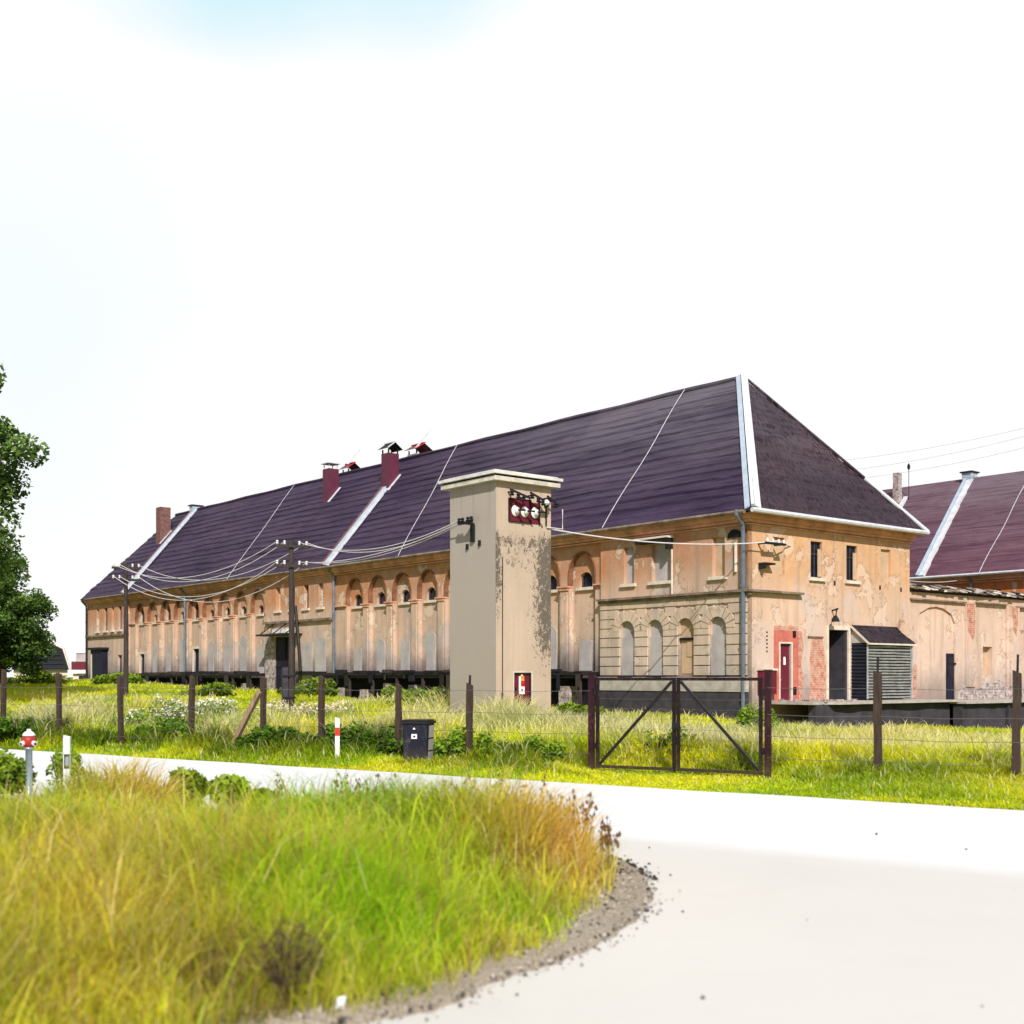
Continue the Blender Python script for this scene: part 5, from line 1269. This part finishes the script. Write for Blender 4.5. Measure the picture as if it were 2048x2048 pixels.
# meadow beyond the road
def meadow():
    N0 = 1050000; r = np.random.default_rng(3)
    D = 16 + 90*r.random(N0)**1.9; X = (r.random(N0)*2 - 1)*(0.52*D + 2.0)
    Yv = D
    lx = (X - CORNER[0])*D2[0] + (Yv - CORNER[1])*D2[1]; ly = (X - CORNER[0])*D1[0] + (Yv - CORNER[1])*D1[1]
    past = (Yv - road_y(X))*0.81
    keep = (past > 0.06) & ~((lx > -0.2) & (ly > -0.1)) & ~((lx > 0.9) & (ly > -2.3) & (lx < 9.4)) & ~((lx > 9) & (ly > -2.7)) & ~((lx > -.9) & (ly > 7) & (ly < 53))
    tx = X - TC[0]; ty = Yv - TC[1]; tlx = tx*D2[0] + ty*D2[1]; tly = tx*D1[0] + ty*D1[1]
    keep &= ~((tlx > -.05) & (tlx < TM + .05) & (tly > -.05) & (tly < TL + .05))
    dens = np.clip((D/30)**-0.2, .4, 1)
    keep &= (lx > -45) & (r.random(N0) < dens)
    X, Yv, D, past, lx, ly = (a[keep] for a in (X, Yv, D, past, lx, ly)); n_ = len(X)
    beyond = (Yv - fence_y(X))*0.857
    patch = fbm(X, Yv, 5.0, 5); fine = fbm(X, Yv, 1.2, 9)
    tall = sstep(-6, 0.5, X - 0.10*(Yv - 25))*sstep(0.2, 2.5, beyond)
    smooth_l = 1 - sstep(-9, -3, X)
    h = 0.12 + 0.16*sstep(0.2, 1.2, past) + 0.20*sstep(0.3, 2.0, beyond)*(0.6 + 0.8*patch)
    h = h*(1 - 0.35*smooth_l*sstep(1, 6, beyond)) + 0.24*tall*(0.35 + 0.9*fine)
    h *= 1 - 0.62*sstep(0.9, 1.8, X)*(1 - sstep(4.6, 6.5, X))*(1 - sstep(0.1, 1.2, beyond))
    h *= 1 - 0.25*(1 - sstep(-0.2, .3, beyond))
    h *= 1 - (.55 + .15*sstep(6, 10, lx))*sstep(0, 4, lx)*sstep(4, 10, beyond)
    h *= 1 - .5*sstep(.5, 2, lx)*sstep(-9, -6, ly)
    h *= 1 - .40*sstep(4.2, 6.0, X + .35*(Yv - 22))*sstep(1.0, 3.0, beyond)
    clump = sstep(.46, .66, fbm(X, Yv, 2.6, 61))
    band = clump*sstep(-.6, .6, beyond)*(1 - sstep(9, 20, beyond)); band = band*(1 - .85*sstep(-.5, 1.5, X)); h += 0.34*band*(.5 + fine)
    foot = sstep(.40, .52, fbm(X, Yv, 1.9, 43))*np.exp(-((beyond + .1)/.9)**2)*np.where(X < 1.4, 1.0, .45*(X > 5.2)); h += 0.34*foot
    h *= 0.7 + 0.6*r.random(n_)
    t_o = sstep(.45, .7, patch + 0.25*(r.random(n_) - .5))
    c0 = mixc(np.tile(LIME, (n_, 1)), YG, sstep(.2, .5, fine + .3*(r.random(n_) - .5)))
    c0 = mixc(c0, LIME*.85, .75*sstep(.5, .68, fbm(X, Yv, 3.4, 71)))
    c0 = mixc(c0, ORA, 0.16*t_o)
    dk = sstep(.62, .78, fbm(X, Yv, 2.2, 17))*0.55*(1 - sstep(4, 12, beyond)); c0 = mixc(c0, DKG, dk)
    dk2 = sstep(.42, .5, fbm(X, Yv, 1.6, 41))*(past > 0.9)*(beyond < 0.9)*(X < 1.5); c0 = mixc(c0, DKG, np.maximum(dk2*.5, foot*0.85))
    c1 = c0*1.1
    tan = (r.random(n_) < (0.03 + 0.5*tall*sstep(1, 4, beyond)*(beyond < 13)*(1 - .65*sstep(4, 6.5, X)) + .35*band))
    c1[tan] = mixc(c1[tan], CREAM, np.full(tan.sum(), .85)); h[tan] *= 1.3
    c0 *= (0.75 + 0.5*r.random(n_))[:, None]; c1 *= (0.75 + 0.5*r.random(n_))[:, None]
    w = 0.011 + 0.00075*D
    base = np.stack([X, Yv, terrain(X, Yv) - 0.04], 1)
    o = blades('meadow_grass', base, h, w*(0.7 + .6*r.random(n_)), 0.25 + 0.5*r.random(n_), c0, c1, M_BLADE, seed=1)
    tag(o, 'sunlit yellow green meadow grass between the road and the granary', 'grass', kind='stuff')
meadow()

def verge_grass():
    N0 = 420000; r = np.random.default_rng(8)
    D = 5.6 + 20*r.random(N0)**1.25; X = -0.62*D + r.random(N0)*(1.9 + 0.62*D)
    keep = in_poly(X, D, isl); X, D = X[keep], D[keep]
    dist = isl_dist(X, D)
    nose = sstep(-0.9, 0.9, X)                               # bare gritty rim round the nose
    rim = 0.05 + 0.42*nose*sstep(12.9, 11.6, D)*sstep(8.0, 9.3, D)*(.75 + .5*vnoise(X, D, .35, 6)) + 0.05*nose
    pr = sstep(rim*0.5, rim + 0.35, dist)
    keep = r.random(len(X)) < pr*np.clip(D/11, .55, 1)*1.0
    X, D, dist, rim, nose = (a[keep] for a in (X, D, dist, rim, nose)); n_ = len(X)
    patch = fbm(X, D, 2.2, 3); fine = fbm(X, D, .7, 4); tone = fbm(X, D, 3.0, 21)
    lush = np.exp(-(((X + 0.95 + 0.0*D)/0.55)**2 + ((D - 7.9)/1.1)**2))           # bright green tussock in front
    h = (0.16 + 0.34*sstep(0.1, 1.6, dist - rim*.5))*(0.6 + 0.75*patch) + 0.10*lush
    far = sstep(11.5, 14, D)*sstep(0, -1.5, X); h *= 1 - 0.22*far
    h *= 1 - 0.88*sstep(13.4, 15.2, D)*sstep(-5.2, -5.9, X)
    h *= 1 - 0.6*sstep(12.8, 14.2, D)*sstep(-4.45, -4.1, X)*sstep(-2.6, -3.2, X)
    h *= 0.42 + 1.2*fine
    h += 0.30*np.exp(-(((X + 4.75)/0.55)**2 + ((D - 15.3)/1.2)**2))*(.5 + fine)
    h += 0.26*np.exp(-(((X - 0.15)/0.75)**2 + ((D - 11.3)/1.3)**2))
    h *= 0.6 + 0.75*r.random(n_)
    rr_ = r.random(n_)
    c0 = mixc(np.tile(np.array([.70, .80, .035]), (n_, 1)), LIME, sstep(.34, .58, fine + .35*(rr_ - .5)))
    orange = sstep(.58, .74, tone + .25*(r.random(n_) - .5))*.5
    orange = np.maximum(orange, 0.85*np.exp(-(((X - 0.35)/.75)**2 + ((D - 11.2)/1.8)**2)))
    orange = np.maximum(orange, .7*np.exp(-(((X + 4.5)/.7)**2 + ((D - 15)/1.6)**2)))
    orange = np.maximum(orange, .6*np.exp(-(((X + 3.3)/.8)**2 + ((D - 9.6)/1.3)**2)))
    c0 = mixc(c0, ORA, orange); c0 = mixc(c0, DKG, 0.55*sstep(.62, .78, fbm(X, D, 1.4, 31)))
    c0 = mixc(c0, LIME*1.05, 0.8*lush); c0 = mixc(c0, DKG*1.6, .5*sstep(.36, .26, fine))
    stalk = r.random(n_) < .012*(1 + 2*nose); h[stalk] = np.minimum(h[stalk]*1.7, .85)
    wisp = r.random(n_) < .07*fbm(X, D, 1.1, 77)*2*(X > -4.2); h[wisp] = np.minimum(h[wisp]*(1.25 + .9*r.random(wisp.sum())), .92)
    pocket = sstep(.60, .72, fbm(X, D, .9, 91)); h *= 1 - .45*pocket; c0 = mixc(c0, np.array([.16, .12, .03]), .7*pocket)
    c1 = c0*1.15; tan = r.random(n_) < (.06 + .25*orange)*(1 - lush); c1[tan] = mixc(c1[tan], TAN, np.full(tan.sum(), .7)); c0[tan] = mixc(c0[tan], TAN, np.full(tan.sum(), .35))
    c1[stalk] = np.array([.42, .20, .08]); c0[stalk] = np.array([.5, .36, .12])
    c0 *= (0.6 + 0.8*r.random(n_))[:, None]; c1 *= (0.7 + 0.6*r.random(n_))[:, None]
    w = (0.0045 + 0.0006*D)*(0.5 + 1.3*r.random(n_)**2)
    base = np.stack([X, D, 0.02 + 0.13*sstep(0, 2.5, dist)], 1)
    o = blades('verge_grass', base, h, w, 0.15 + 0.95*r.random(n_), c0, c1, M_BLADE, curve=.45, seed=2)
    tag(o, 'tall yellow, orange and green wild grass covering the near verge', 'grass', kind='stuff')
verge_grass()

def gravel():
    r = np.random.default_rng(12); N0 = 60000
    X = -3.5 + 6*r.random(N0); Yv = 5.5 + 9*r.random(N0)
    d = isl_dist(X, Yv); ins = in_poly(X, Yv, isl)
    pr = np.where(ins, np.exp(-(d/0.5)**2)*.8 + 1.0*((Yv > 11.3) & (X > .2))*np.exp(-(d/.16)**2), np.exp(-d/0.06)*.5 + .9*((Yv > 11.3) & (X > .2))*np.exp(-d/0.07))*sstep(-2.6, -.6, X)
    k = r.random(N0) < pr*.7; X, Yv, d, ins = X[k], Yv[k], d[k], ins[k]
    extra = 16; ex = r.uniform(-1, 7, extra); ey = r.uniform(6.5, 15, extra); m = ~in_poly(ex, ey, isl)
    X = np.concatenate([X, ex[m]]); Yv = np.concatenate([Yv, ey[m]]); ins = np.concatenate([ins, np.zeros(m.sum(), bool)]); d = np.concatenate([d, np.zeros(m.sum())])
    far = (Yv > 11.4) & (X > .3) 
    vs = []; fs = []; cols = []
    for x, y, i_, d_, fr in zip(X, Yv, ins, d, far):
        s = 0.006 + 0.014*r.random()**2; z = (0.03 + .1*min(1, d_)) if i_ else 0.004
        o_ = len(vs); a = r.uniform(0, 6.28)
        q = [(s*(.7 + .6*r.random())*math.cos(a + t), s*(.7 + .6*r.random())*math.sin(a + t)) for t in (0, 1.6, 3.1, 4.7)]
        vs += [(x + u, y + v, z) for u, v in q] + [(x + u*.6, y + v*.6, z + s*(.6 + .5*r.random())) for u, v in q]
        fs += [(o_+4, o_+5, o_+6, o_+7)] + [(o_+t, o_+(t+1) % 4, o_+4+(t+1) % 4, o_+4+t) for t in range(4)]
        g_ = r.choice([.05, .12, .3, .45]) if not fr else r.choice([.02, .03, .06]); cols.append((g_*1.05, g_*.95, g_*.85))
    me = bpy.data.meshes.new('gravel'); me.from_pydata(vs, [], fs)
    a_ = me.attributes.new('col', 'FLOAT_COLOR', 'POINT'); c = np.ones((len(cols), 8, 4), np.float32); c[:, :, :3] = np.array(cols)[:, None, :]; a_.data.foreach_set('color', c.ravel())
    me.materials.append(leaf_mat('pebble_surface', 0.0)); o = bpy.data.objects.new('gravel', me); COL.objects.link(o)
    tag(o, 'loose dark and pale grit along the edge of the verge and on the yard', 'gravel', kind='stuff')
gravel()

# bushes, each a thing of its own
def bush(x, y, rx, ry, h, n_, label, cols, name='bush', leaf=0.06, cat='bush', group=None, flowers=None, seed=0, lumps=7):
    z0 = float(terrain(x, y)) if y > road_y(x) else 0.08
    r = np.random.default_rng(seed); root = empty(name, (x, y, z0)); tag(root, label, cat, group)
    lumps = lumps + (6 if cat == 'shrub' else 0); spread = 1.0 if cat == 'shrub' else .55
    cs = [(r.uniform(-spread, spread)*rx, r.uniform(-.6, .6)*ry, h*r.uniform(.15, .72), r.uniform(.22, .50)) for _ in range(lumps)]
    P = []; 
    for cx, cy, cz, s in cs:
        m = n_//lumps; v = r.normal(size=(m, 3)); v /= np.linalg.norm(v, axis=1, keepdims=True); v *= (r.random((m, 1))**.35)
        p = v*np.array([rx*s*1.1, ry*s*1.1, h*s*.85]) + np.array([cx, cy, cz]); P.append(p)
    P = np.concatenate(P); P = P[P[:, 2] > 0.01]
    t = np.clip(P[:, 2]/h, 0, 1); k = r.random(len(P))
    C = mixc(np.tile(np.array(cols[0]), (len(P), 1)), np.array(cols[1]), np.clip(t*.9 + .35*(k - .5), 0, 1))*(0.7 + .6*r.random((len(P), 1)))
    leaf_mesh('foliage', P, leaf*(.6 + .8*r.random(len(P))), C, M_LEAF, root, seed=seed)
    q = MB()
    for i in range(7):
        a = r.uniform(0, 6.28); q.tube([(0.05*math.cos(a), .05*math.sin(a), -.05), (rx*.3*math.cos(a), ry*.3*math.sin(a), h*.4), (rx*.55*math.cos(a), ry*.55*math.sin(a), h*.8)], 0.012, 5, 0.004)
    q.build('stem', M_BARK, root)
    if flowers is not None:
        m = flowers; idx = r.choice(len(P), m); Q = P[idx].copy(); Q[:, 2] = np.maximum(Q[:, 2], h*.45) + h*.12*r.random(m); Q += r.normal(0, .03, (m, 3))
        fc = np.tile(np.array([0.85, 0.80, 0.72]), (m, 1))*(.85 + .2*r.random((m, 1)))
        leaf_mesh('blossom', Q, 0.09*(.6 + .7*r.random(m)), fc, M_LEAF, root, 1.0, seed=seed + 3)
    return root
G1, G2, G3 = (0.03, 0.07, 0.01), (0.14, 0.26, 0.03), (0.30, 0.42, 0.04)
bush(-4.55, 17.0, .34, .34, .62, 2600, 'round leafy green bush on the edge of the verge', (G1, G3), seed=1, leaf=.07)
bush(-3.75, 16.6, .62, .45, .48, 3200, 'spreading leafy bush beside the round bush on the verge', (G1, G3), seed=2, leaf=.07)
bush(-7.75, 18.5, .55, .5, .75, 3400, 'leafy bush behind the hydrant standpipe', (G1, G3), seed=3, leaf=.07)
bush(-7.1, 19.2, .42, .4, .70, 1500, 'thin feathery bush between hydrant and leaning delineator', (G2, G3), seed=4, leaf=.05)
bush(-9.0, 32.4, 1.0, .8, .78, 4000, 'wide dark green shrub left of the fourth fence post', (G1, G2), seed=5, leaf=.085, cat='shrub', name='shrub')
bush(-7.2, 30.9, .9, .45, .55, 2600, 'low dark shrub at the foot of the diagonal fence brace', (G1, G2), seed=6, leaf=.08, cat='shrub', name='shrub')
bush(-13.6, 33.6, .9, .7, .95, 3600, 'dark shrub beside the leftmost fence post', (G1, G2), seed=7, leaf=.09, cat='shrub', name='shrub')
bush(-5.2, 28.8, 1.0, .45, .85, 3600, 'dark green weeds left of the red reflector post', (G1, G2), seed=8, leaf=.08, cat='shrub', name='shrub')
bush(-3.1, 27.4, .75, .4, .80, 3000, 'dark green weeds left of the navy bin', (G1, G2), seed=9, leaf=.08, cat='shrub', name='shrub')
bush(-1.15, 26.9, .6, .5, .85, 2600, 'yellow green weeds right of the navy bin', (G2, G3), seed=10, leaf=.07, cat='shrub', name='shrub')
bush(0.2, 25.6, .7, .4, .75, 2400, 'leafy weeds at the foot of the last fence post before the gate', (G2, G3), seed=11, leaf=.07, cat='shrub', name='shrub')
bush(3.35, 25.6, .5, .5, .85, 1800, 'dark leafy clump behind the middle of the gate', (G1, G2), seed=12, leaf=.06, cat='shrub', name='shrub')
bush(7.4, 36.6, .55, .5, 1.05, 2400, 'bright green shrub at the foot of the corner downpipe', (G2, G3), seed=13, leaf=.07, cat='shrub', name='shrub')
bush(-10.1, 38.5, 1.1, .9, 1.05, 2200, 'dense white flowering shrub behind the third fence post', (G2, G3), seed=14, leaf=.08, cat='shrub', name='flowering_shrub', flowers=1700)
bush(-12.4, 40.5, .9, .8, .8, 1600, 'sparse white flowering shrub left of the dense one', (G2, G3), seed=15, leaf=.08, cat='shrub', name='flowering_shrub', flowers=600)
bush(-7.2, 42.5, 1.5, .9, .75, 2000, 'wide pale flowering clump near the diagonal fence brace', (G2, TAN), seed=16, leaf=.08, cat='shrub', name='flowering_shrub', flowers=900)
for i, (x, y, rx, h, lab) in enumerate(((-27.5, 71, 2.0, 1.0, 'green thicket in front of the dense tree'), (-14.6, 57.5, 1.6, 1.0, 'green thicket at the foot of the far utility pole'),
      (-9.6, 57.0, 2.0, 1.05, 'green thicket below the first loading dock'), (-5.3, 55, 1.2, 1.1, 'green thicket right of the black carriage gate'), (-22.5, 70.0, 1.8, .9, 'green thicket in front of the far porch'), (-3.1, 44.2, 1.6, 1.0, 'green thicket left of the tower base'), (2.3, 39.5, 1.3, .9, 'bright green thicket right of the tower base'))):
    bush(x, y, rx, 1.0, h, 3600, lab, (G1, G3), seed=30 + i, leaf=.12, cat='thicket', name='thicket', group='green thickets in the meadow')

# trees
def tree(x, y, label, trunk_h, cr, cz, n_leaf, leaf, cols, seed, trunk_r=.25, lean=(0, 0), clumps=60, gap=.0, name='deciduous_tree'):
    z0 = float(terrain(x, y)); root = empty(name, (x, y, z0)); tag(root, label, 'tree')
    r = np.random.default_rng(seed); R = np.array(cr)
    q = MB(); top = V((lean[0], lean[1], cz + R[2]*.5)); q.tube([(0, 0, -.2), (lean[0]*.2, lean[1]*.2, trunk_h*.6), (lean[0]*.5, lean[1]*.5, trunk_h), top], trunk_r, 10, trunk_r*.25)
    cl = []
    while len(cl) < clumps:
        v = r.normal(size=3); v /= np.linalg.norm(v); v *= r.random()**.45
        if r.random() < gap*(1 - abs(v[2])): continue
        cl.append(v*R*(0.92 + .2*r.random()) + np.array([lean[0], lean[1], cz]))
    for c in cl[::2]:
        f0 = r.uniform(.25, .8); a = V((lean[0]*f0, lean[1]*f0, trunk_h*.7 + (cz + R[2]*.3 - trunk_h*.7)*f0)); b = V(c)
        mid_ = a.lerp(b, .5) + V((0, 0, .25)); q.tube([a, mid_, b], trunk_r*.22, 5, trunk_r*.05)
    q.build('trunk', M_BARK, root, True)
    P = []; C = []
    for c in cl:
        m = n_leaf//clumps; v = r.normal(size=(m, 3)); v *= np.minimum(1, 1.9/np.linalg.norm(v, axis=1, keepdims=True)); s = r.uniform(.55, 1.0)*min(R)*.27
        p = v*s*np.array([1, 1, .75])*.75 + c; P.append(p)
        k = np.clip(.5 + .5*(v[:, 2]*.5 + v[:, 0]*.2 - v[:, 1]*.3), 0, 1)*r.uniform(.6, 1.15)  # leaves lighter on top, right and front: sunlit side painted into the colour
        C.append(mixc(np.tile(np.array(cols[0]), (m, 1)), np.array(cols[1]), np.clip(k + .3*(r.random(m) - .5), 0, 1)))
    P = np.concatenate(P); C = np.concatenate(C)*(.7 + .6*r.random((len(P), 1)))
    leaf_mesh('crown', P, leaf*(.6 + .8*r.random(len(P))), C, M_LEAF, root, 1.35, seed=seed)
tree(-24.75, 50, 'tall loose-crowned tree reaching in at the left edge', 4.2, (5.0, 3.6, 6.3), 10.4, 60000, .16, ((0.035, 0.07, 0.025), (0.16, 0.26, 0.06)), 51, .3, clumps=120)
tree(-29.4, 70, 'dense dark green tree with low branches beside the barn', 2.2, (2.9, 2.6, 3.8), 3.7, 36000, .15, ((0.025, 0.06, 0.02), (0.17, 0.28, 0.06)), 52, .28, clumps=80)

# dry seed stalks standing along the rim of the verge
def dry_weed(loc_, h, seed, proto=None):
    r = random.Random(seed); q = MB()
    for k in range(r.randint(3, 6)):
        a = r.uniform(0, 6.28); l = r.uniform(.05, .28)*h; hh = h*r.uniform(.65, 1.0)
        p0, p1, p2 = V((0.02*math.cos(a), .02*math.sin(a), -.02)), V((l*.4*math.cos(a), l*.4*math.sin(a), hh*.55)), V((l*math.cos(a), l*math.sin(a), hh))
        q.tube([p0, p1, p2], .006, 4, .003)
        for j in range(r.randint(6, 11)):
            t = .45 + .55*j/10; c = p1.lerp(p2, max(0, (t - .5)*2)) + V((r.gauss(0, .02), r.gauss(0, .02), r.gauss(0, .015))); s = r.uniform(.011, .021)
            q.add([c + V((s, 0, 0)), c + V((0, s, 0)), c + V((-s, 0, 0)), c + V((0, -s, 0)), c + V((0, 0, s*1.8)), c - V((0, 0, s*1.2))], [(0, 1, 4), (1, 2, 4), (2, 3, 4), (3, 0, 4), (1, 0, 5), (2, 1, 5), (3, 2, 5), (0, 3, 5)])
    o = q.build('dry_weed', M_DRY, None); o.location = loc_; o.rotation_euler = (0, 0, r.uniform(0, 6.28)); return o
M_DRY = plain('dry_brown_stalk', (0.13, 0.06, 0.035), 0.9, 0.5, 20)
rw = random.Random(77)
spots = [(0.2, 12.4, .72), (-.05, 12.6, .75), (.5, 12.5, .62), (-.3, 12.8, .72), (-.6, 12.95, .66), (-1.3, 13.7, .68), (-1.7, 14.0, .62), (.66, 12.1, .58), (-2.1, 14.3, .66), (.92, 11.6, .42), (0.62, 12.75, .5), (0.42, 12.2, .62), (0.28, 12.6, .55), (0.05, 12.9, .58), (-0.15, 13.2, .6), (-.35, 13.0, .55), (-.55, 13.5, .66), (-.75, 13.3, .6), (-1.1, 13.8, .62), (-1.5, 14.1, .55), (-1.9, 14.4, .6), (-2.4, 14.8, .5), (.75, 12.3, .45), (.85, 11.9, .38), (-2.9, 15.1, .55), (-.95, 13.6, .5)]
for i, (x, y, h) in enumerate(spots):
    tag(dry_weed((x, y, 0.08), h*1.2, 100 + i), 'thin brown dry weed with seed heads at the far rim of the verge', 'weed', 'dry weeds along the rim of the verge')
# dark dead shrub in front, dried tussock
ds = empty('dead_shrub', (-1.25, 6.8, 0.08)); tag(ds, 'dark brown dead shrub of tangled twigs among the foreground grass', 'shrub')
rd = random.Random(5); q = MB()
for i in range(46):
    a = rd.uniform(0, 6.28); l = rd.uniform(.08, .26); hh = rd.uniform(.2, .52)
    p = [V((.03*math.cos(a), .03*math.sin(a), 0)), V((l*.5*math.cos(a + .3), l*.5*math.sin(a + .3), hh*.55)), V((l*math.cos(a), l*math.sin(a), hh))]
    q.tube(p, .006, 4, .002)
    for _ in range(3):
        s_ = p[1].lerp(p[2], rd.random()); q.tube([s_, s_ + V((rd.gauss(0, .07), rd.gauss(0, .07), rd.uniform(.02, .12)))], .003, 3, .0015)
q.build('twigs', plain('dark_dead_twig', (0.075, 0.045, 0.03), 0.9, .5, 20), ds)
# litter
lt = MB(); lt.add([(0, 0, 0), (.05, .01, .02), (.055, .02, .07), (.01, .015, .06), (.03, -.03, .035)], [(0, 1, 4), (1, 2, 4), (2, 3, 4), (3, 0, 4)])
o = lt.build('paper_litter', M_WHITE); o.location = (-0.93, 6.42, 0.15); tag(o, 'crumpled white paper scrap in the grass at the bottom edge', 'litter')
# ------------------------------------------------------------------ sky, sun, camera
AZ, EL = math.atan2(0.12, -0.99), math.radians(37)      # azimuth from +Y towards +X: behind the camera, a little right
w = bpy.data.worlds.new('World'); scene.world = w; w.use_nodes = True; t = w.node_tree; t.nodes.clear()
N = t.nodes.new; L = t.links.new
out = N('ShaderNodeOutputWorld'); sky = N('ShaderNodeTexSky'); sky.sky_type = 'NISHITA'; sky.sun_disc = False
sky.sun_elevation = EL; sky.sun_rotation = AZ % (2*math.pi); sky.air_density = 1.0; sky.dust_density = 1.5; sky.ozone_density = 1.2
b1 = N('ShaderNodeBackground'); b1.inputs[1].default_value = 0.07; L(sky.outputs[0], b1.inputs[0])
b2 = N('ShaderNodeBackground'); b2.inputs[0].default_value = (1.0, 1.0, 1.0, 1); b2.inputs[1].default_value = 1.02
mx = N('ShaderNodeMixShader'); L(b1.outputs[0], mx.inputs[1]); L(b2.outputs[0], mx.inputs[2]); L(mx.outputs[0], out.inputs[0])
tc = N('ShaderNodeTexCoord'); sp = N('ShaderNodeSeparateXYZ'); L(tc.outputs['Generated'], sp.inputs[0])
def M(op, a, b=0.0, clamp=False):
    nd = N('ShaderNodeMath'); nd.operation = op; nd.use_clamp = clamp
    for i, v in enumerate((a, b)):
        if isinstance(v, (int, float)): nd.inputs[i].default_value = v
        else: L(v, nd.inputs[i])
    return nd.outputs[0]
dx, dy, dz = sp.outputs
nz = N('ShaderNodeTexNoise'); nz.inputs['Scale'].default_value = 3.2; nz.inputs['Detail'].default_value = 6; nz.inputs['Roughness'].default_value = .5; L(tc.outputs['Generated'], nz.inputs['Vector'])
nf = M('SUBTRACT', nz.outputs[0], 0.5)
front = M('ADD', M('MULTIPLY', dy, 0.94), M('MULTIPLY', dz, 0.20))                # bright cloud bank ahead of the camera
bank = M('DIVIDE', M('SUBTRACT', M('ADD', front, M('MULTIPLY', nf, 0.5)), 0.15), 0.42, True)
bank = M('MAXIMUM', bank, 0.04)
yy = M('MAXIMUM', dy, 0.05); aa = M('DIVIDE', dx, yy); bb = M('DIVIDE', dz, yy)
def hole(a0, b0, ra, rb, amt):
    e = M('ADD', M('POWER', M('DIVIDE', M('SUBTRACT', aa, a0), ra), 2.0), M('POWER', M('DIVIDE', M('SUBTRACT', bb, b0), rb), 2.0))
    e = M('ADD', e, M('MULTIPLY', nf, 2.4)); e = M('DIVIDE', M('SUBTRACT', 1.25, e), 1.1, True); return M('MULTIPLY', e, amt)
hs = M('MAXIMUM', hole(-0.165, 0.582, 0.19, 0.080, 0.72), hole(-0.40, 0.28, 0.14, 0.20, 0.17))
L(bank, mx.inputs[0])
cm = N('ShaderNodeMix'); cm.data_type = 'RGBA'; L(hs, cm.inputs[0]); cm.inputs[6].default_value = (1, 1, 1, 1); cm.inputs[7].default_value = (0.50, 0.83, 0.95, 1); L(cm.outputs[2], b2.inputs[0])

sd = V((math.sin(AZ)*math.cos(EL), math.cos(AZ)*math.cos(EL), math.sin(EL)))
sun = bpy.data.lights.new('sun', 'SUN'); sun.energy = 5.0; sun.angle = math.radians(0.5); sun.color = (1.0, 0.965, 0.91)
so = bpy.data.objects.new('sun', sun); COL.objects.link(so); so.rotation_euler = sd.to_track_quat('Z', 'Y').to_euler(); so.location = (10, -20, 30)

cam = bpy.data.cameras.new('camera'); cam.sensor_width = 36; cam.lens = 2442/2048*36; cam.shift_y = 330/2048
cam.clip_end = 6000; cam.clip_start = 0.1
co_ = bpy.data.objects.new('camera', cam); COL.objects.link(co_); co_.location = (0, 0, CAM_H); co_.rotation_euler = (math.radians(90), 0, 0)
cam.dof.use_dof = True; cam.dof.focus_distance = 40.0; cam.dof.aperture_fstop = 1.3; cam.dof.aperture_blades = 9
scene.camera = co_
scene.view_settings.view_transform = 'Standard'; scene.view_settings.look = 'None'; scene.view_settings.exposure = 0; scene.view_settings.gamma = 1
scene.render.engine = 'CYCLES'; scene.cycles.max_bounces = 6; scene.cycles.transparent_max_bounces = 6; scene.cycles.use_denoising = True
